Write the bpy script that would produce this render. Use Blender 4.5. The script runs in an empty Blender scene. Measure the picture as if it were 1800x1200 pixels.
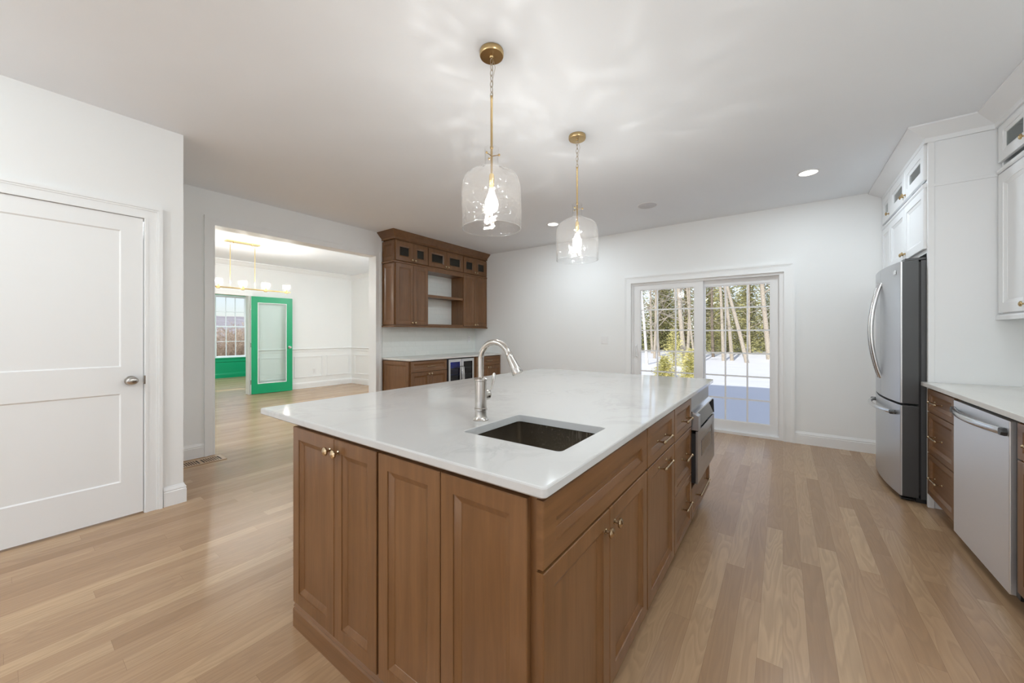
import bpy, bmesh, math, random
from mathutils import Vector, Matrix
R = math.radians
PI = math.pi
scene = bpy.context.scene
col = scene.collection

# ------------------------------------------------------------------ camera
cam_d = bpy.data.cameras.new('camera')
cam_d.sensor_width = 36.0
cam_d.lens = 656.0 / 1800.0 * 36.0
cam_d.shift_y = -13.0 / 1800.0
cam_d.clip_start = 0.05
cam_d.clip_end = 2000
cam = bpy.data.objects.new('camera', cam_d)
cam.location = (0, 0, 1.255)
cam.rotation_euler = (PI / 2, 0, math.atan2(476, 656))
col.objects.link(cam)
scene.camera = cam

# ------------------------------------------------------------------ world, sun, exposure
vs = scene.view_settings
vs.view_transform = 'Standard'
vs.look = 'None'
vs.exposure = 0.38
vs.gamma = 1.0
vs.use_curve_mapping = False
cy = scene.cycles
cy.max_bounces = 10
cy.diffuse_bounces = 6
cy.glossy_bounces = 4
cy.transmission_bounces = 6
cy.transparent_max_bounces = 24
cy.sample_clamp_indirect = 6.0
cy.caustics_reflective = False
cy.caustics_refractive = False
cy.use_denoising = True

world = bpy.data.worlds.new('World')
scene.world = world
world.use_nodes = True
wn = world.node_tree
wn.nodes.clear()
w_out = wn.nodes.new('ShaderNodeOutputWorld')
w_bg = wn.nodes.new('ShaderNodeBackground')
w_sky = wn.nodes.new('ShaderNodeTexSky')
w_sky.sky_type = 'NISHITA'
w_sky.sun_disc = False
w_sky.sun_elevation = R(32)
w_sky.sun_rotation = R(180)
w_sky.air_density = 1.1
w_sky.dust_density = 0.6
w_sky.ozone_density = 2.0
w_bg.inputs['Strength'].default_value = 0.143
w_mx = wn.nodes.new('ShaderNodeMix')
w_mx.data_type = 'RGBA'; w_mx.blend_type = 'MULTIPLY'
w_mx.inputs[0].default_value = 1.0
w_mx.inputs[7].default_value = (0.92, 0.955, 1.14, 1)
w_hs = wn.nodes.new('ShaderNodeHueSaturation')
w_hs.inputs['Saturation'].default_value = 0.56
wn.links.new(w_sky.outputs[0], w_mx.inputs[6])
wn.links.new(w_mx.outputs[2], w_hs.inputs['Color'])
wn.links.new(w_hs.outputs[0], w_bg.inputs[0])
wn.links.new(w_bg.outputs[0], w_out.inputs[0])

sun_d = bpy.data.lights.new('sun', 'SUN')
sun_d.energy = 3.35
sun_d.color = (1.0, 0.955, 0.88)
sun_d.angle = R(0.6)
sun = bpy.data.objects.new('sun', sun_d)
col.objects.link(sun)
sun.rotation_euler = Vector((0.04, 0.85, -0.53)).to_track_quat('-Z', 'Y').to_euler()
sun.location = (0, -20, 14)

# lamp strengths (watts), used by the lamp builders below
DOWNLIGHT_W = 20.0
PENDANT_W = 10.5
CHANDELIER_W = 8.0

# ------------------------------------------------------------------ node helper
class NT:
    def __init__(self, name):
        self.m = bpy.data.materials.new(name)
        self.m.use_nodes = True
        self.t = self.m.node_tree
        self.t.nodes.clear()
        self.out = self.t.nodes.new('ShaderNodeOutputMaterial')
    def n(self, typ, **kw):
        nd = self.t.nodes.new(typ)
        for k, v in kw.items():
            setattr(nd, k, v)
        return nd
    def put(self, sock, v):
        if isinstance(v, bpy.types.NodeSocket):
            self.t.links.new(v, sock)
        elif v is not None:
            if isinstance(v, (tuple, list)) and len(v) == 3 and len(sock.default_value) == 4:
                v = (*v, 1.0)
            sock.default_value = v
    def math(self, op, a, b=None, c=None, clamp=False):
        nd = self.n('ShaderNodeMath', operation=op, use_clamp=clamp)
        for i, v in enumerate((a, b, c)):
            if v is not None:
                self.put(nd.inputs[i], v)
        return nd.outputs[0]
    def vmath(self, op, a, b=None):
        nd = self.n('ShaderNodeVectorMath', operation=op)
        self.put(nd.inputs[0], a)
        if b is not None:
            self.put(nd.inputs[1], b)
        return nd.outputs[0]
    def comb(self, x, y, z):
        nd = self.n('ShaderNodeCombineXYZ')
        for i, v in enumerate((x, y, z)):
            self.put(nd.inputs[i], v)
        return nd.outputs[0]
    def sep(self, v):
        nd = self.n('ShaderNodeSeparateXYZ')
        self.put(nd.inputs[0], v)
        return nd.outputs
    def coord(self, which='Object'):
        return self.n('ShaderNodeTexCoord').outputs[which]
    def noise(self, vec, scale=5, detail=3, rough=0.5, dist=0.0, out='Fac'):
        nd = self.n('ShaderNodeTexNoise')
        self.put(nd.inputs['Vector'], vec)
        nd.inputs['Scale'].default_value = scale
        nd.inputs['Detail'].default_value = detail
        nd.inputs['Roughness'].default_value = rough
        nd.inputs['Distortion'].default_value = dist
        return nd.outputs[out]
    def white(self, vec, dim='2D', out='Value'):
        nd = self.n('ShaderNodeTexWhiteNoise', noise_dimensions=dim)
        self.put(nd.inputs['Vector'], vec)
        return nd.outputs[out]
    def ramp(self, fac, stops, interp='LINEAR'):
        nd = self.n('ShaderNodeValToRGB')
        nd.color_ramp.interpolation = interp
        e = nd.color_ramp.elements
        while len(e) < len(stops):
            e.new(0.5)
        for i, (p, c) in enumerate(stops):
            e[i].position = p
            e[i].color = (*c, 1.0) if len(c) == 3 else c
        self.put(nd.inputs[0], fac)
        return nd.outputs[0]
    def mix(self, fac, a, b, mode='MIX'):
        nd = self.n('ShaderNodeMix', data_type='RGBA', blend_type=mode)
        self.put(nd.inputs[0], fac)
        self.put(nd.inputs[6], a)
        self.put(nd.inputs[7], b)
        return nd.outputs[2]
    def rng(self, v, a, b, c, d):
        nd = self.n('ShaderNodeMapRange')
        self.put(nd.inputs[0], v)
        for i, q in enumerate((a, b, c, d)):
            self.put(nd.inputs[i + 1], q)
        return nd.outputs[0]
    def bump(self, h, strength=0.2, dist=0.01):
        nd = self.n('ShaderNodeBump')
        nd.inputs['Strength'].default_value = strength
        nd.inputs['Distance'].default_value = dist
        self.put(nd.inputs['Height'], h)
        return nd.outputs[0]
    def bsdf(self, color, rough=0.5, metal=0.0, normal=None, spec=None, emis=None, estr=None, aniso=None, coat=None, sheen=None):
        b = self.n('ShaderNodeBsdfPrincipled')
        self.put(b.inputs['Base Color'], color)
        self.put(b.inputs['Roughness'], rough)
        self.put(b.inputs['Metallic'], metal)
        if normal is not None: self.put(b.inputs['Normal'], normal)
        if spec is not None: b.inputs['Specular IOR Level'].default_value = spec
        if emis is not None:
            self.put(b.inputs['Emission Color'], emis)
            b.inputs['Emission Strength'].default_value = estr
        if aniso is not None: b.inputs['Anisotropic'].default_value = aniso
        if coat is not None:
            b.inputs['Coat Weight'].default_value = coat
            b.inputs['Coat Roughness'].default_value = 0.15
        self.t.links.new(b.outputs[0], self.out.inputs[0])
        return self.m

def plain(name, c, rough=0.5, metal=0.0, spec=None, bump=None):
    t = NT(name)
    nrm = None
    if bump:
        nrm = t.bump(t.noise(t.coord(), bump[0], 4), bump[1], bump[2])
    v = t.noise(t.coord(), 2.3, 2)
    cc = t.mix(v, tuple(x * 0.985 for x in c), tuple(min(1, x * 1.015) for x in c))
    return t.bsdf(cc, rough, metal, nrm, spec)

def emit(name, c, s):
    t = NT(name)
    e = t.n('ShaderNodeEmission')
    t.put(e.inputs[0], c)
    e.inputs[1].default_value = s
    t.t.links.new(e.outputs[0], t.out.inputs[0])
    return t.m

M = {}
M['wall'] = plain('wall_paint', (0.86, 0.87, 0.865), 0.75, bump=(180, 0.04, 0.002))
M['ceiling'] = plain('ceiling_paint', (0.865, 0.895, 0.93), 0.85)
M['trim'] = plain('trim_paint', (0.86, 0.87, 0.87), 0.38)
M['vinyl'] = plain('white_vinyl', (0.80, 0.80, 0.80), 0.35)
M['white_cab'] = plain('white_cabinet_paint', (0.82, 0.835, 0.85), 0.34)
M['green'] = plain('green_paint', (0.0, 0.34, 0.145), 0.32)
M['black'] = plain('black_plastic', (0.012, 0.012, 0.013), 0.45)
M['dark_grey'] = plain('dark_grey_steel', (0.075, 0.077, 0.08), 0.38, 0.4)
M['socket_dark'] = plain('dark_slot', (0.02, 0.02, 0.02), 0.8)
M['plate'] = plain('white_plate', (0.84, 0.84, 0.84), 0.3)
M['brass'] = plain('aged_brass', (0.56, 0.40, 0.20), 0.26, 1.0)
M['knob_brass'] = plain('champagne_bronze', (0.50, 0.38, 0.24), 0.25, 1.0)
M['gold'] = plain('polished_gold', (0.88, 0.66, 0.30), 0.22, 1.0)
M['chain'] = plain('nickel_chain', (0.48, 0.42, 0.34), 0.3, 1.0)
M['vent_wood'] = plain('vent_oak', (0.45, 0.31, 0.20), 0.45)
M['tan_pipe'] = plain('shade_metal', (0.5, 0.5, 0.5), 0.3, 1.0)

def steel(name, c, rough=0.24, axis='z', aniso=0.0):
    t = NT(name)
    s = t.sep(t.coord())
    if axis == 'z':
        v = t.comb(t.math('MULTIPLY', s[0], 400), t.math('MULTIPLY', s[1], 400), t.math('MULTIPLY', s[2], 2))
    else:
        v = t.comb(t.math('MULTIPLY', s[0], 2), t.math('MULTIPLY', s[1], 2), t.math('MULTIPLY', s[2], 900))
    n = t.noise(v, 1.0, 3)
    return t.bsdf(c, t.rng(n, 0.3, 0.7, rough - 0.008, rough + 0.012), 1.0)
M['steel'] = steel('brushed_stainless', (0.58, 0.59, 0.605), 0.34, 'x')
M['steel_bright'] = steel('bright_stainless', (0.66, 0.67, 0.68), 0.18, 'x')
M['steel_light'] = steel('light_stainless', (0.86, 0.875, 0.90), 0.42, 'x')
M['nickel'] = steel('brushed_nickel', (0.52, 0.495, 0.46), 0.22, 'x')
M['steel_mid'] = steel('mid_stainless', (0.40, 0.405, 0.415), 0.28, 'x')

def wood(name, horizontal):
    t = NT(name)
    oi = t.n('ShaderNodeObjectInfo')
    s = t.sep(t.coord())
    r = t.math('MULTIPLY', oi.outputs['Random'], 40)
    x, y, z = s[0], s[1], s[2]
    if horizontal:
        v = t.comb(t.math('ADD', t.math('MULTIPLY', x, 0.8), r), t.math('MULTIPLY', y, 5), t.math('MULTIPLY', z, 12))
    else:
        v = t.comb(t.math('ADD', t.math('MULTIPLY', x, 12), r), t.math('MULTIPLY', y, 12), t.math('MULTIPLY', z, 0.8))
    g = t.noise(v, 2.2, 5, 0.6, 0.6)
    fine = t.noise(v, 14, 3, 0.6)
    blotch = t.noise(t.vmath('ADD', t.coord(), t.comb(r, r, r)), 3.2, 3, 0.5)
    c = t.ramp(g, [(0.25, (0.125, 0.053, 0.015)), (0.5, (0.165, 0.073, 0.023)), (0.78, (0.215, 0.101, 0.036))])
    c = t.mix(t.rng(blotch, 0.35, 0.7, 0, 0.28), c, (0.27, 0.14, 0.065))
    c = t.mix(t.rng(fine, 0.35, 0.65, 0.16, 0), c, (0.085, 0.038, 0.016))
    return t.bsdf(c, t.rng(g, 0.2, 0.8, 0.36, 0.30), 0, t.bump(fine, 0.03, 0.001), spec=0.5, coat=0.15)
M['wood_v'] = wood('maple_stain_vertical', False)
M['wood_h'] = wood('maple_stain_horizontal', True)

def stone(name, base, vein, amount, rough):
    t = NT(name)
    c = t.coord()
    warp = t.noise(c, 1.3, 4, 0.6, out='Color')
    w = t.vmath('ADD', c, t.vmath('MULTIPLY', warp, (0.9, 0.9, 0.9)))
    s = t.sep(w)
    dv = t.comb(t.math('MULTIPLY', s[0], 2.0), t.math('MULTIPLY', s[1], 0.75), s[2])
    n1 = t.noise(dv, 1.6, 6, 0.62, 0.8)
    ridge = t.math('ABSOLUTE', t.math('SUBTRACT', n1, 0.5))
    vv = t.rng(ridge, 0.0, 0.045, 1.0, 0.0)
    patch = t.noise(c, 2.1, 3)
    vv = t.math('MULTIPLY', vv, t.rng(patch, 0.42, 0.66, 0.0, 1.0))
    cloud = t.noise(dv, 2.8, 5, 0.6)
    cc = t.mix(t.rng(cloud, 0.3, 0.7, 0.0, 0.5), base, tuple(x * 0.955 for x in base))
    cc = t.mix(t.math('MULTIPLY', vv, amount), cc, vein)
    sp = t.noise(c, 260, 2)
    cc = t.mix(t.rng(sp, 0.55, 0.75, 0, 0.06), cc, (0.4, 0.39, 0.38))
    return t.bsdf(cc, rough, spec=0.5)
M['marble'] = stone('veined_white_stone', (0.575, 0.575, 0.565), (0.38, 0.38, 0.375), 0.42, 0.07)
M['quartz'] = stone('pale_quartz', (0.70, 0.69, 0.655), (0.58, 0.57, 0.54), 0.2, 0.22)

def oak():
    t = NT('oak_strip_floor')
    s = t.sep(t.coord())
    W = 0.0826
    xr = t.math('DIVIDE', s[0], W)
    row = t.math('FLOOR', xr)
    fx = t.math('FRACT', xr)
    r1 = t.white(t.comb(row, 3.7, 0))
    r2 = t.white(t.comb(row, 17.3, 0))
    L = t.rng(r2, 0, 1, 0.75, 1.45)
    yl = t.math('DIVIDE', t.math('ADD', s[1], t.math('MULTIPLY', r1, 9.0)), L)
    pid = t.math('FLOOR', yl)
    fy = t.math('FRACT', yl)
    pc = t.white(t.comb(row, pid, 0), out='Color')
    ps = t.sep(pc)
    ox = t.math('MULTIPLY', ps[0], 37)
    # growth-ring pattern: stretched noise, bands through it
    gv = t.comb(t.math('ADD', t.math('MULTIPLY', s[0], 9.0), ox), t.math('ADD', t.math('MULTIPLY', s[1], 1.0), t.math('MULTIPLY', ps[1], 23)), ox)
    g = t.noise(gv, 1.2, 2, 0.45, 0.35)
    rings = t.math('FRACT', t.math('MULTIPLY', g, t.rng(ps[2], 0, 1, 7, 17)))
    ringl = t.math('MULTIPLY', t.rng(rings, 0.0, 0.75, 0.0, 1.0), t.rng(rings, 0.8, 1.0, 1.0, 0.0))
    fv = t.comb(t.math('ADD', t.math('MULTIPLY', s[0], 130), ox), t.math('MULTIPLY', s[1], 5), ox)
    fine = t.noise(fv, 1.0, 3, 0.6)
    base = t.ramp(ps[1], [(0.0, (0.36, 0.218, 0.117)), (0.3, (0.415, 0.260, 0.145)), (0.72, (0.455, 0.290, 0.165)), (1.0, (0.54, 0.365, 0.212))])
    c = t.mix(t.math('MULTIPLY', ringl, 0.30), base, (0.25, 0.155, 0.09))
    c = t.mix(t.rng(fine, 0.42, 0.68, 0.0, 0.12), c, (0.23, 0.14, 0.08))
    big = t.noise(gv, 0.8, 3)
    c = t.mix(t.rng(big, 0.35, 0.7, 0.10, 0.0), c, (0.30, 0.20, 0.13))
    kn = t.noise(t.comb(t.math('MULTIPLY', s[0], 3.2), t.math('MULTIPLY', s[1], 1.4), 5.0), 1.3, 1)
    c = t.mix(t.rng(kn, 0.76, 0.80, 0.0, 0.5), c, (0.17, 0.09, 0.05))
    e = t.math('MINIMUM', fx, t.math('SUBTRACT', 1, fx))
    ey = t.math('MULTIPLY', t.math('MINIMUM', fy, t.math('SUBTRACT', 1, fy)), t.math('DIVIDE', L, W))
    seam = t.rng(t.math('MINIMUM', e, ey), 0.0, 0.014, 1.0, 0.0)
    c = t.mix(t.math('MULTIPLY', seam, 0.45), c, (0.16, 0.09, 0.05))
    h = t.math('SUBTRACT', t.math('MULTIPLY', fine, 0.15), seam)
    return t.bsdf(c, 0.27, 0, t.bump(h, 0.06, 0.0005), spec=0.5)
M['oak'] = oak()

def tile():
    t = NT('wavy_glazed_tile')
    s = t.sep(t.coord())
    H, L = 0.0765, 0.305
    zr = t.math('DIVIDE', t.math('SUBTRACT', s[2], 0.907), H)
    row = t.math('FLOOR', zr)
    fz = t.math('FRACT', zr)
    yr = t.math('DIVIDE', t.math('ADD', s[1], t.math('MULTIPLY', t.math('MODULO', row, 2.0), L / 2)), L)
    fy = t.math('FRACT', yr)
    e = t.math('MINIMUM', t.math('MINIMUM', fz, t.math('SUBTRACT', 1, fz)),
               t.math('MULTIPLY', t.math('MINIMUM', fy, t.math('SUBTRACT', 1, fy)), L / H))
    grout = t.rng(e, 0.0, 0.025, 1.0, 0.0)
    wav = t.noise(t.coord(), 16, 2)
    pc = t.white(t.comb(row, t.math('FLOOR', yr), 0))
    c = t.mix(pc, (0.83, 0.86, 0.825), (0.87, 0.885, 0.85))
    c = t.mix(t.math('MULTIPLY', grout, 0.4), c, (0.58, 0.57, 0.53))
    h = t.math('SUBTRACT', t.math('MULTIPLY', wav, 1.0), t.math('MULTIPLY', grout, 0.4))
    return t.bsdf(c, 0.09, 0, t.bump(h, 0.45, 0.006), spec=0.6)
M['tile'] = tile()

def thin_glass(name, tint=(1, 1, 1), refl=1.0, wavy=None, milky=0.0):
    t = NT(name)
    nrm = t.bump(t.noise(t.coord(), wavy[0], 2, 0.5, 0.8), wavy[1], wavy[2]) if wavy else None
    ge = t.n('ShaderNodeNewGeometry')
    dp = t.n('ShaderNodeVectorMath', operation='DOT_PRODUCT')
    t.put(dp.inputs[0], nrm if nrm else ge.outputs['Normal'])
    t.put(dp.inputs[1], ge.outputs['Incoming'])
    ca = t.math('SUBTRACT', 1.0, t.math('ABSOLUTE', dp.outputs['Value']), clamp=True)
    fac = t.math('MULTIPLY', t.math('MULTIPLY_ADD', t.math('POWER', ca, 5.0), 0.96, 0.04), refl, clamp=True)
    tr = t.n('ShaderNodeBsdfTransparent')
    t.put(tr.inputs[0], tint)
    gl = t.n('ShaderNodeBsdfGlossy')
    gl.inputs['Roughness'].default_value = 0.02
    if nrm: t.put(gl.inputs['Normal'], nrm)
    mx = t.n('ShaderNodeMixShader')
    t.put(mx.inputs[0], fac)
    t.t.links.new(tr.outputs[0], mx.inputs[1])
    t.t.links.new(gl.outputs[0], mx.inputs[2])
    last = mx
    if milky:
        df = t.n('ShaderNodeBsdfTranslucent')
        t.put(df.inputs[0], (0.95, 0.93, 0.9))
        m2 = t.n('ShaderNodeMixShader')
        m2.inputs[0].default_value = milky
        t.t.links.new(mx.outputs[0], m2.inputs[1])
        t.t.links.new(df.outputs[0], m2.inputs[2])
        last = m2
    t.t.links.new(last.outputs[0], t.out.inputs[0])
    return t.m
M['pane'] = thin_glass('window_glass', (0.985, 0.99, 0.99), 0.1)
M['shade_glass'] = thin_glass('rippled_glass', (0.985, 0.985, 0.985), 1.2, (13, 0.30, 0.03), 0.02)
M['bulb_glass'] = thin_glass('bulb_glass', (1, 0.97, 0.92), 1.3, None, 0.02)
M['crystal'] = thin_glass('crystal_glass', (0.98, 0.97, 0.95), 1.6, (60, 0.6, 0.01), 0.012)
M['cab_glass'] = thin_glass('cabinet_glass', (0.66, 0.72, 0.70), 1.1)
M['clear_cab_glass'] = thin_glass('clear_cabinet_glass', (0.90, 0.94, 0.93), 1.1)
M['door_glass'] = thin_glass('door_lite_glass', (0.93, 0.97, 0.96), 1.2)
M['smoke_glass'] = thin_glass('smoked_glass', (0.42, 0.43, 0.46), 1.2)
M['filament'] = emit('filament_glow', (1.0, 0.72, 0.38), 60.0)
M['lens'] = emit('downlight_lens', (1.0, 0.97, 0.90), 3.0)
M['blue_led'] = emit('blue_led', (0.02, 0.08, 1.0), 22.0)

# black glass control strip and sink steel
M['black_glass'] = plain('black_glass', (0.03, 0.032, 0.035), 0.06)
def sink_mat():
    t = NT('wet_dark_steel')
    c = t.coord()
    s = t.sep(c)
    n = t.noise(c, 55, 2)
    dots = t.rng(t.noise(c, 150, 1), 0.66, 0.71, 0, 1)
    run = t.noise(t.comb(t.math('MULTIPLY', s[0], 150), t.math('MULTIPLY', s[1], 150), t.math('MULTIPLY', s[2], 9)), 1, 2)
    area = t.math('MULTIPLY', t.rng(s[0], -0.70, -0.66, 0, 1), t.rng(s[0], -0.60, -0.57, 1, 0))
    runs = t.math('MULTIPLY', t.rng(run, 0.55, 0.62, 0, 1), area)
    cc = t.mix(t.math('MAXIMUM', t.math('MULTIPLY', dots, 0.6), t.math('MULTIPLY', runs, 0.55)), (0.24, 0.205, 0.16), (0.80, 0.76, 0.68))
    return t.bsdf(cc, 0.24, 0.9, t.bump(n, 0.1, 0.002))
M['sink'] = sink_mat()

def snow():
    t = NT('snow')
    c = t.coord()
    n = t.noise(c, 0.9, 4)
    return t.bsdf((0.86, 0.865, 0.88), 0.6, 0, t.bump(n, 0.6, 0.12))
M['snow'] = snow()
def bark(name, a, b, sc=14):
    t = NT(name)
    s = t.sep(t.coord())
    n = t.noise(t.comb(t.math('MULTIPLY', s[0], 3), t.math('MULTIPLY', s[1], 3), s[2]), sc, 4, 0.6)
    return t.bsdf(t.ramp(n, [(0.35, a), (0.65, b)]), 0.85)
M['bark_pale'] = bark('pale_bark', (0.26, 0.22, 0.165), (0.50, 0.44, 0.36))
M['bark_birch'] = bark('birch_bark', (0.55, 0.52, 0.47), (0.85, 0.83, 0.78), 6)
M['bark_dark'] = bark('dark_bark', (0.12, 0.095, 0.07), (0.24, 0.19, 0.14))
def leaf(name, a, b):
    t = NT(name)
    oi = t.n('ShaderNodeObjectInfo')
    n = t.noise(t.coord(), 2.2, 4, 0.6)
    c = t.ramp(t.math('ADD', n, t.math('MULTIPLY', t.math('SUBTRACT', oi.outputs['Random'], 0.5), 0.18)), [(0.35, a), (0.65, b)])
    return t.bsdf(c, 0.75)
M['pine'] = leaf('pine_needles', (0.20, 0.21, 0.085), (0.50, 0.46, 0.20))
M['spruce'] = leaf('young_fir_needles', (0.46, 0.43, 0.14), (0.80, 0.72, 0.30))
M['brush'] = bark('winter_brush', (0.42, 0.33, 0.24), (0.68, 0.56, 0.44), 3)
M['litter'] = leaf('leaf_litter', (0.36, 0.28, 0.20), (0.56, 0.47, 0.38))
def hazy_hill_mat():
    t = NT('hazy_wooded_hill')
    c = t.coord()
    n = t.noise(c, 0.07, 8, 0.7)
    n2 = t.noise(c, 0.9, 4, 0.7)
    cc = t.ramp(t.math('ADD', t.math('MULTIPLY', n, 0.7), t.math('MULTIPLY', n2, 0.3)), [(0.38, (0.36, 0.32, 0.33)), (0.52, (0.48, 0.44, 0.44)), (0.60, (0.58, 0.56, 0.58)), (0.68, (0.85, 0.87, 0.92))])  # wood tones lightened to paint in the distance haze
    return t.bsdf(cc, 0.9)
M['hill'] = hazy_hill_mat()

# ------------------------------------------------------------------ mesh builder
class MB:
    def __init__(self):
        self.v = []; self.f = []; self.nb = 0
    def quad(self, *pts):
        i = len(self.v)
        self.v += [tuple(p) for p in pts]
        self.f.append(tuple(range(i, i + len(pts))))
        return self
    def box(self, x0, x1, y0, y1, z0, z1):
        if x0 > x1: x0, x1 = x1, x0
        if y0 > y1: y0, y1 = y1, y0
        if z0 > z1: z0, z1 = z1, z0
        e = (self.nb % 6) * 6e-5; self.nb += 1      # keeps touching boxes from sharing a plane
        x0 -= e; x1 += e; y0 -= e; y1 += e; z0 -= e; z1 += e
        i = len(self.v)
        self.v += [(x0, y0, z0), (x1, y0, z0), (x1, y1, z0), (x0, y1, z0), (x0, y0, z1), (x1, y0, z1), (x1, y1, z1), (x0, y1, z1)]
        for f in ((0, 3, 2, 1), (4, 5, 6, 7), (0, 1, 5, 4), (1, 2, 6, 5), (2, 3, 7, 6), (3, 0, 4, 7)):
            self.f.append(tuple(i + k for k in f))
        return self
    def frustum(self, rings, closed_ends=True, closed_loop=True):
        base = []
        for r in rings:
            base.append(len(self.v)); self.v += [tuple(p) for p in r]
        n = len(rings[0])
        rg = range(n) if closed_loop else range(n - 1)
        for a, b in zip(base, base[1:]):
            for k in rg:
                k2 = (k + 1) % n
                self.f.append((a + k, a + k2, b + k2, b + k))
        if closed_ends:
            self.f.append(tuple(base[0] + k for k in range(n))[::-1])
            self.f.append(tuple(base[-1] + k for k in range(n)))
        return self
    def lathe(self, prof, center=(0, 0, 0), seg=24, axis='z', ends=True):
        rings = []
        for r, h in prof:
            ring = []
            for k in range(seg):
                a = 2 * PI * k / seg
                c, s = r * math.cos(a), r * math.sin(a)
                if axis == 'z': p = (c, s, h)
                elif axis == 'y': p = (c, h, s)
                else: p = (h, c, s)
                ring.append((p[0] + center[0], p[1] + center[1], p[2] + center[2]))
            rings.append(ring)
        return self.frustum(rings, ends)
    def tube(self, pts, rad, seg=10, ends=True, flat=None):
        pts = [Vector(p) for p in pts]
        if not isinstance(rad, (list, tuple)): rad = [rad] * len(pts)
        rings = []
        up = None
        for i, p in enumerate(pts):
            d = (pts[min(i + 1, len(pts) - 1)] - pts[max(i - 1, 0)]).normalized()
            if up is None:
                up = Vector((0, 0, 1)) if abs(d.z) < 0.9 else Vector((1, 0, 0))
            a = d.cross(up)
            if a.length < 1e-5: a = d.cross(Vector((0, 1, 0)))
            a.normalize(); b = a.cross(d).normalized(); up = b
            fa, fb = flat if flat else (1, 1)
            rings.append([tuple(p + (a * math.cos(2 * PI * k / seg) * fa + b * math.sin(2 * PI * k / seg) * fb) * rad[i]) for k in range(seg)])
        return self.frustum(rings, ends)
    def prism(self, poly, d0, d1, axis='z'):
        def P(a, b, h):
            return {'z': (a, b, h), 'y': (a, h, b), 'x': (h, a, b)}[axis]
        return self.frustum([[P(a, b, d0) for a, b in poly], [P(a, b, d1) for a, b in poly]])
    def ball(self, c, r, seg=12, rz=None):
        rz = rz or r
        return self.lathe([(max(1e-4, r * math.sin(PI * k / 8)), -rz * math.cos(PI * k / 8)) for k in range(9)], c, seg)
    def build(self, name, mat, parent=None, loc=None, bevel=0, smooth=40, label=None):
        me = bpy.data.meshes.new(name)
        me.from_pydata(self.v, [], self.f)
        bm = bmesh.new(); bm.from_mesh(me)
        bmesh.ops.recalc_face_normals(bm, faces=bm.faces)
        bm.to_mesh(me); bm.free()
        if isinstance(mat, str): mat = M[mat]
        me.materials.append(mat)
        if smooth:
            me.shade_smooth()
            me.set_sharp_from_angle(angle=R(smooth))
        o = bpy.data.objects.new(name, me)
        col.objects.link(o)
        if parent: o.parent = parent
        if loc: o.location = loc
        if label: o['label'] = label
        if bevel:
            b = o.modifiers.new('bevel', 'BEVEL')
            b.width = bevel; b.segments = 2; b.limit_method = 'ANGLE'; b.angle_limit = R(40)
            b.harden_normals = True
        return o

def thing(name, label, cat, loc=(0, 0, 0), rz=0.0, group=None):
    o = bpy.data.objects.new(name, None)
    o.empty_display_size = 0.1
    col.objects.link(o)
    o.location = loc; o.rotation_euler = (0, 0, rz)
    o['label'] = label; o['category'] = cat
    if group: o['group'] = group
    return o
def tag(o, label, cat, group=None, kind=None):
    o['label'] = label; o['category'] = cat
    if group: o['group'] = group
    if kind: o['kind'] = kind
    return o
def struct(o, label=None):
    o['kind'] = 'structure'
    if label: o['label'] = label
    return o
kids = {}
def copy_tree(o, parent=None, label=None, group=None):
    c = o.copy(); col.objects.link(c); c.parent = parent
    if label: c['label'] = label
    if group: c['group'] = group
    for ch in list(o.children):
        copy_tree(ch, c)
    return c

# ------------------------------------------------------------------ dimensions
C = 2.745            # ceiling
XL = -3.64           # pantry wall
XD = -4.81           # doorway wall, kitchen side
YP = 5.41            # patio wall
XR = 1.48            # right wall
YB = -4.0            # wall behind the camera
YC = 0.818           # corner of the pantry block
XF = -8.98           # far wall of the dining room
XO = -12.97          # office window wall
YN = 5.345           # dining north wall

# ------------------------------------------------------------------ large structure
struct(MB().box(-13.3, 1.7, YB - 0.15, 5.62, -0.06, 0).build('floor', 'oak', smooth=0), 'pale oak strip floor')
struct(MB().box(-9.1, 1.7, YB - 0.15, 5.62, C, C + 0.12).box(-13.3, -9.1, 0.35, 5.62, C, C + 0.12).build('ceiling', 'ceiling', smooth=0), 'flat white ceiling')
struct(MB().box(-9.1, 1.75, YB - 0.2, 5.65, C + 0.13, 4.6).box(-13.3, -9.1, 0.30, 5.65, C + 0.13, 4.6).build('wall_upper_storey', 'wall', smooth=0), 'upper storey of the house')

def wall_x(name, x0, x1, y0, y1, holes, mat='wall', label=None, zt=C):
    """wall running along y; holes = (y0,y1,z0,z1)"""
    m = MB(); y = y0
    for a, b, c, d in sorted(holes):
        m.box(x0, x1, y, a, 0, zt)
        if c > 0: m.box(x0, x1, a, b, 0, c)
        if d < zt: m.box(x0, x1, a, b, d, zt)
        y = b
    m.box(x0, x1, y, y1, 0, zt)
    return struct(m.build(name, mat, smooth=0), label)
def wall_y(name, y0, y1, x0, x1, holes, mat='wall', label=None, zt=C):
    m = MB(); x = x0
    for a, b, c, d in sorted(holes):
        m.box(x, a, y0, y1, 0, zt)
        if c > 0: m.box(a, b, y0, y1, 0, c)
        if d < zt: m.box(a, b, y0, y1, d, zt)
        x = b
    m.box(x, x1, y0, y1, 0, zt)
    return struct(m.build(name, mat, smooth=0), label)

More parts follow.
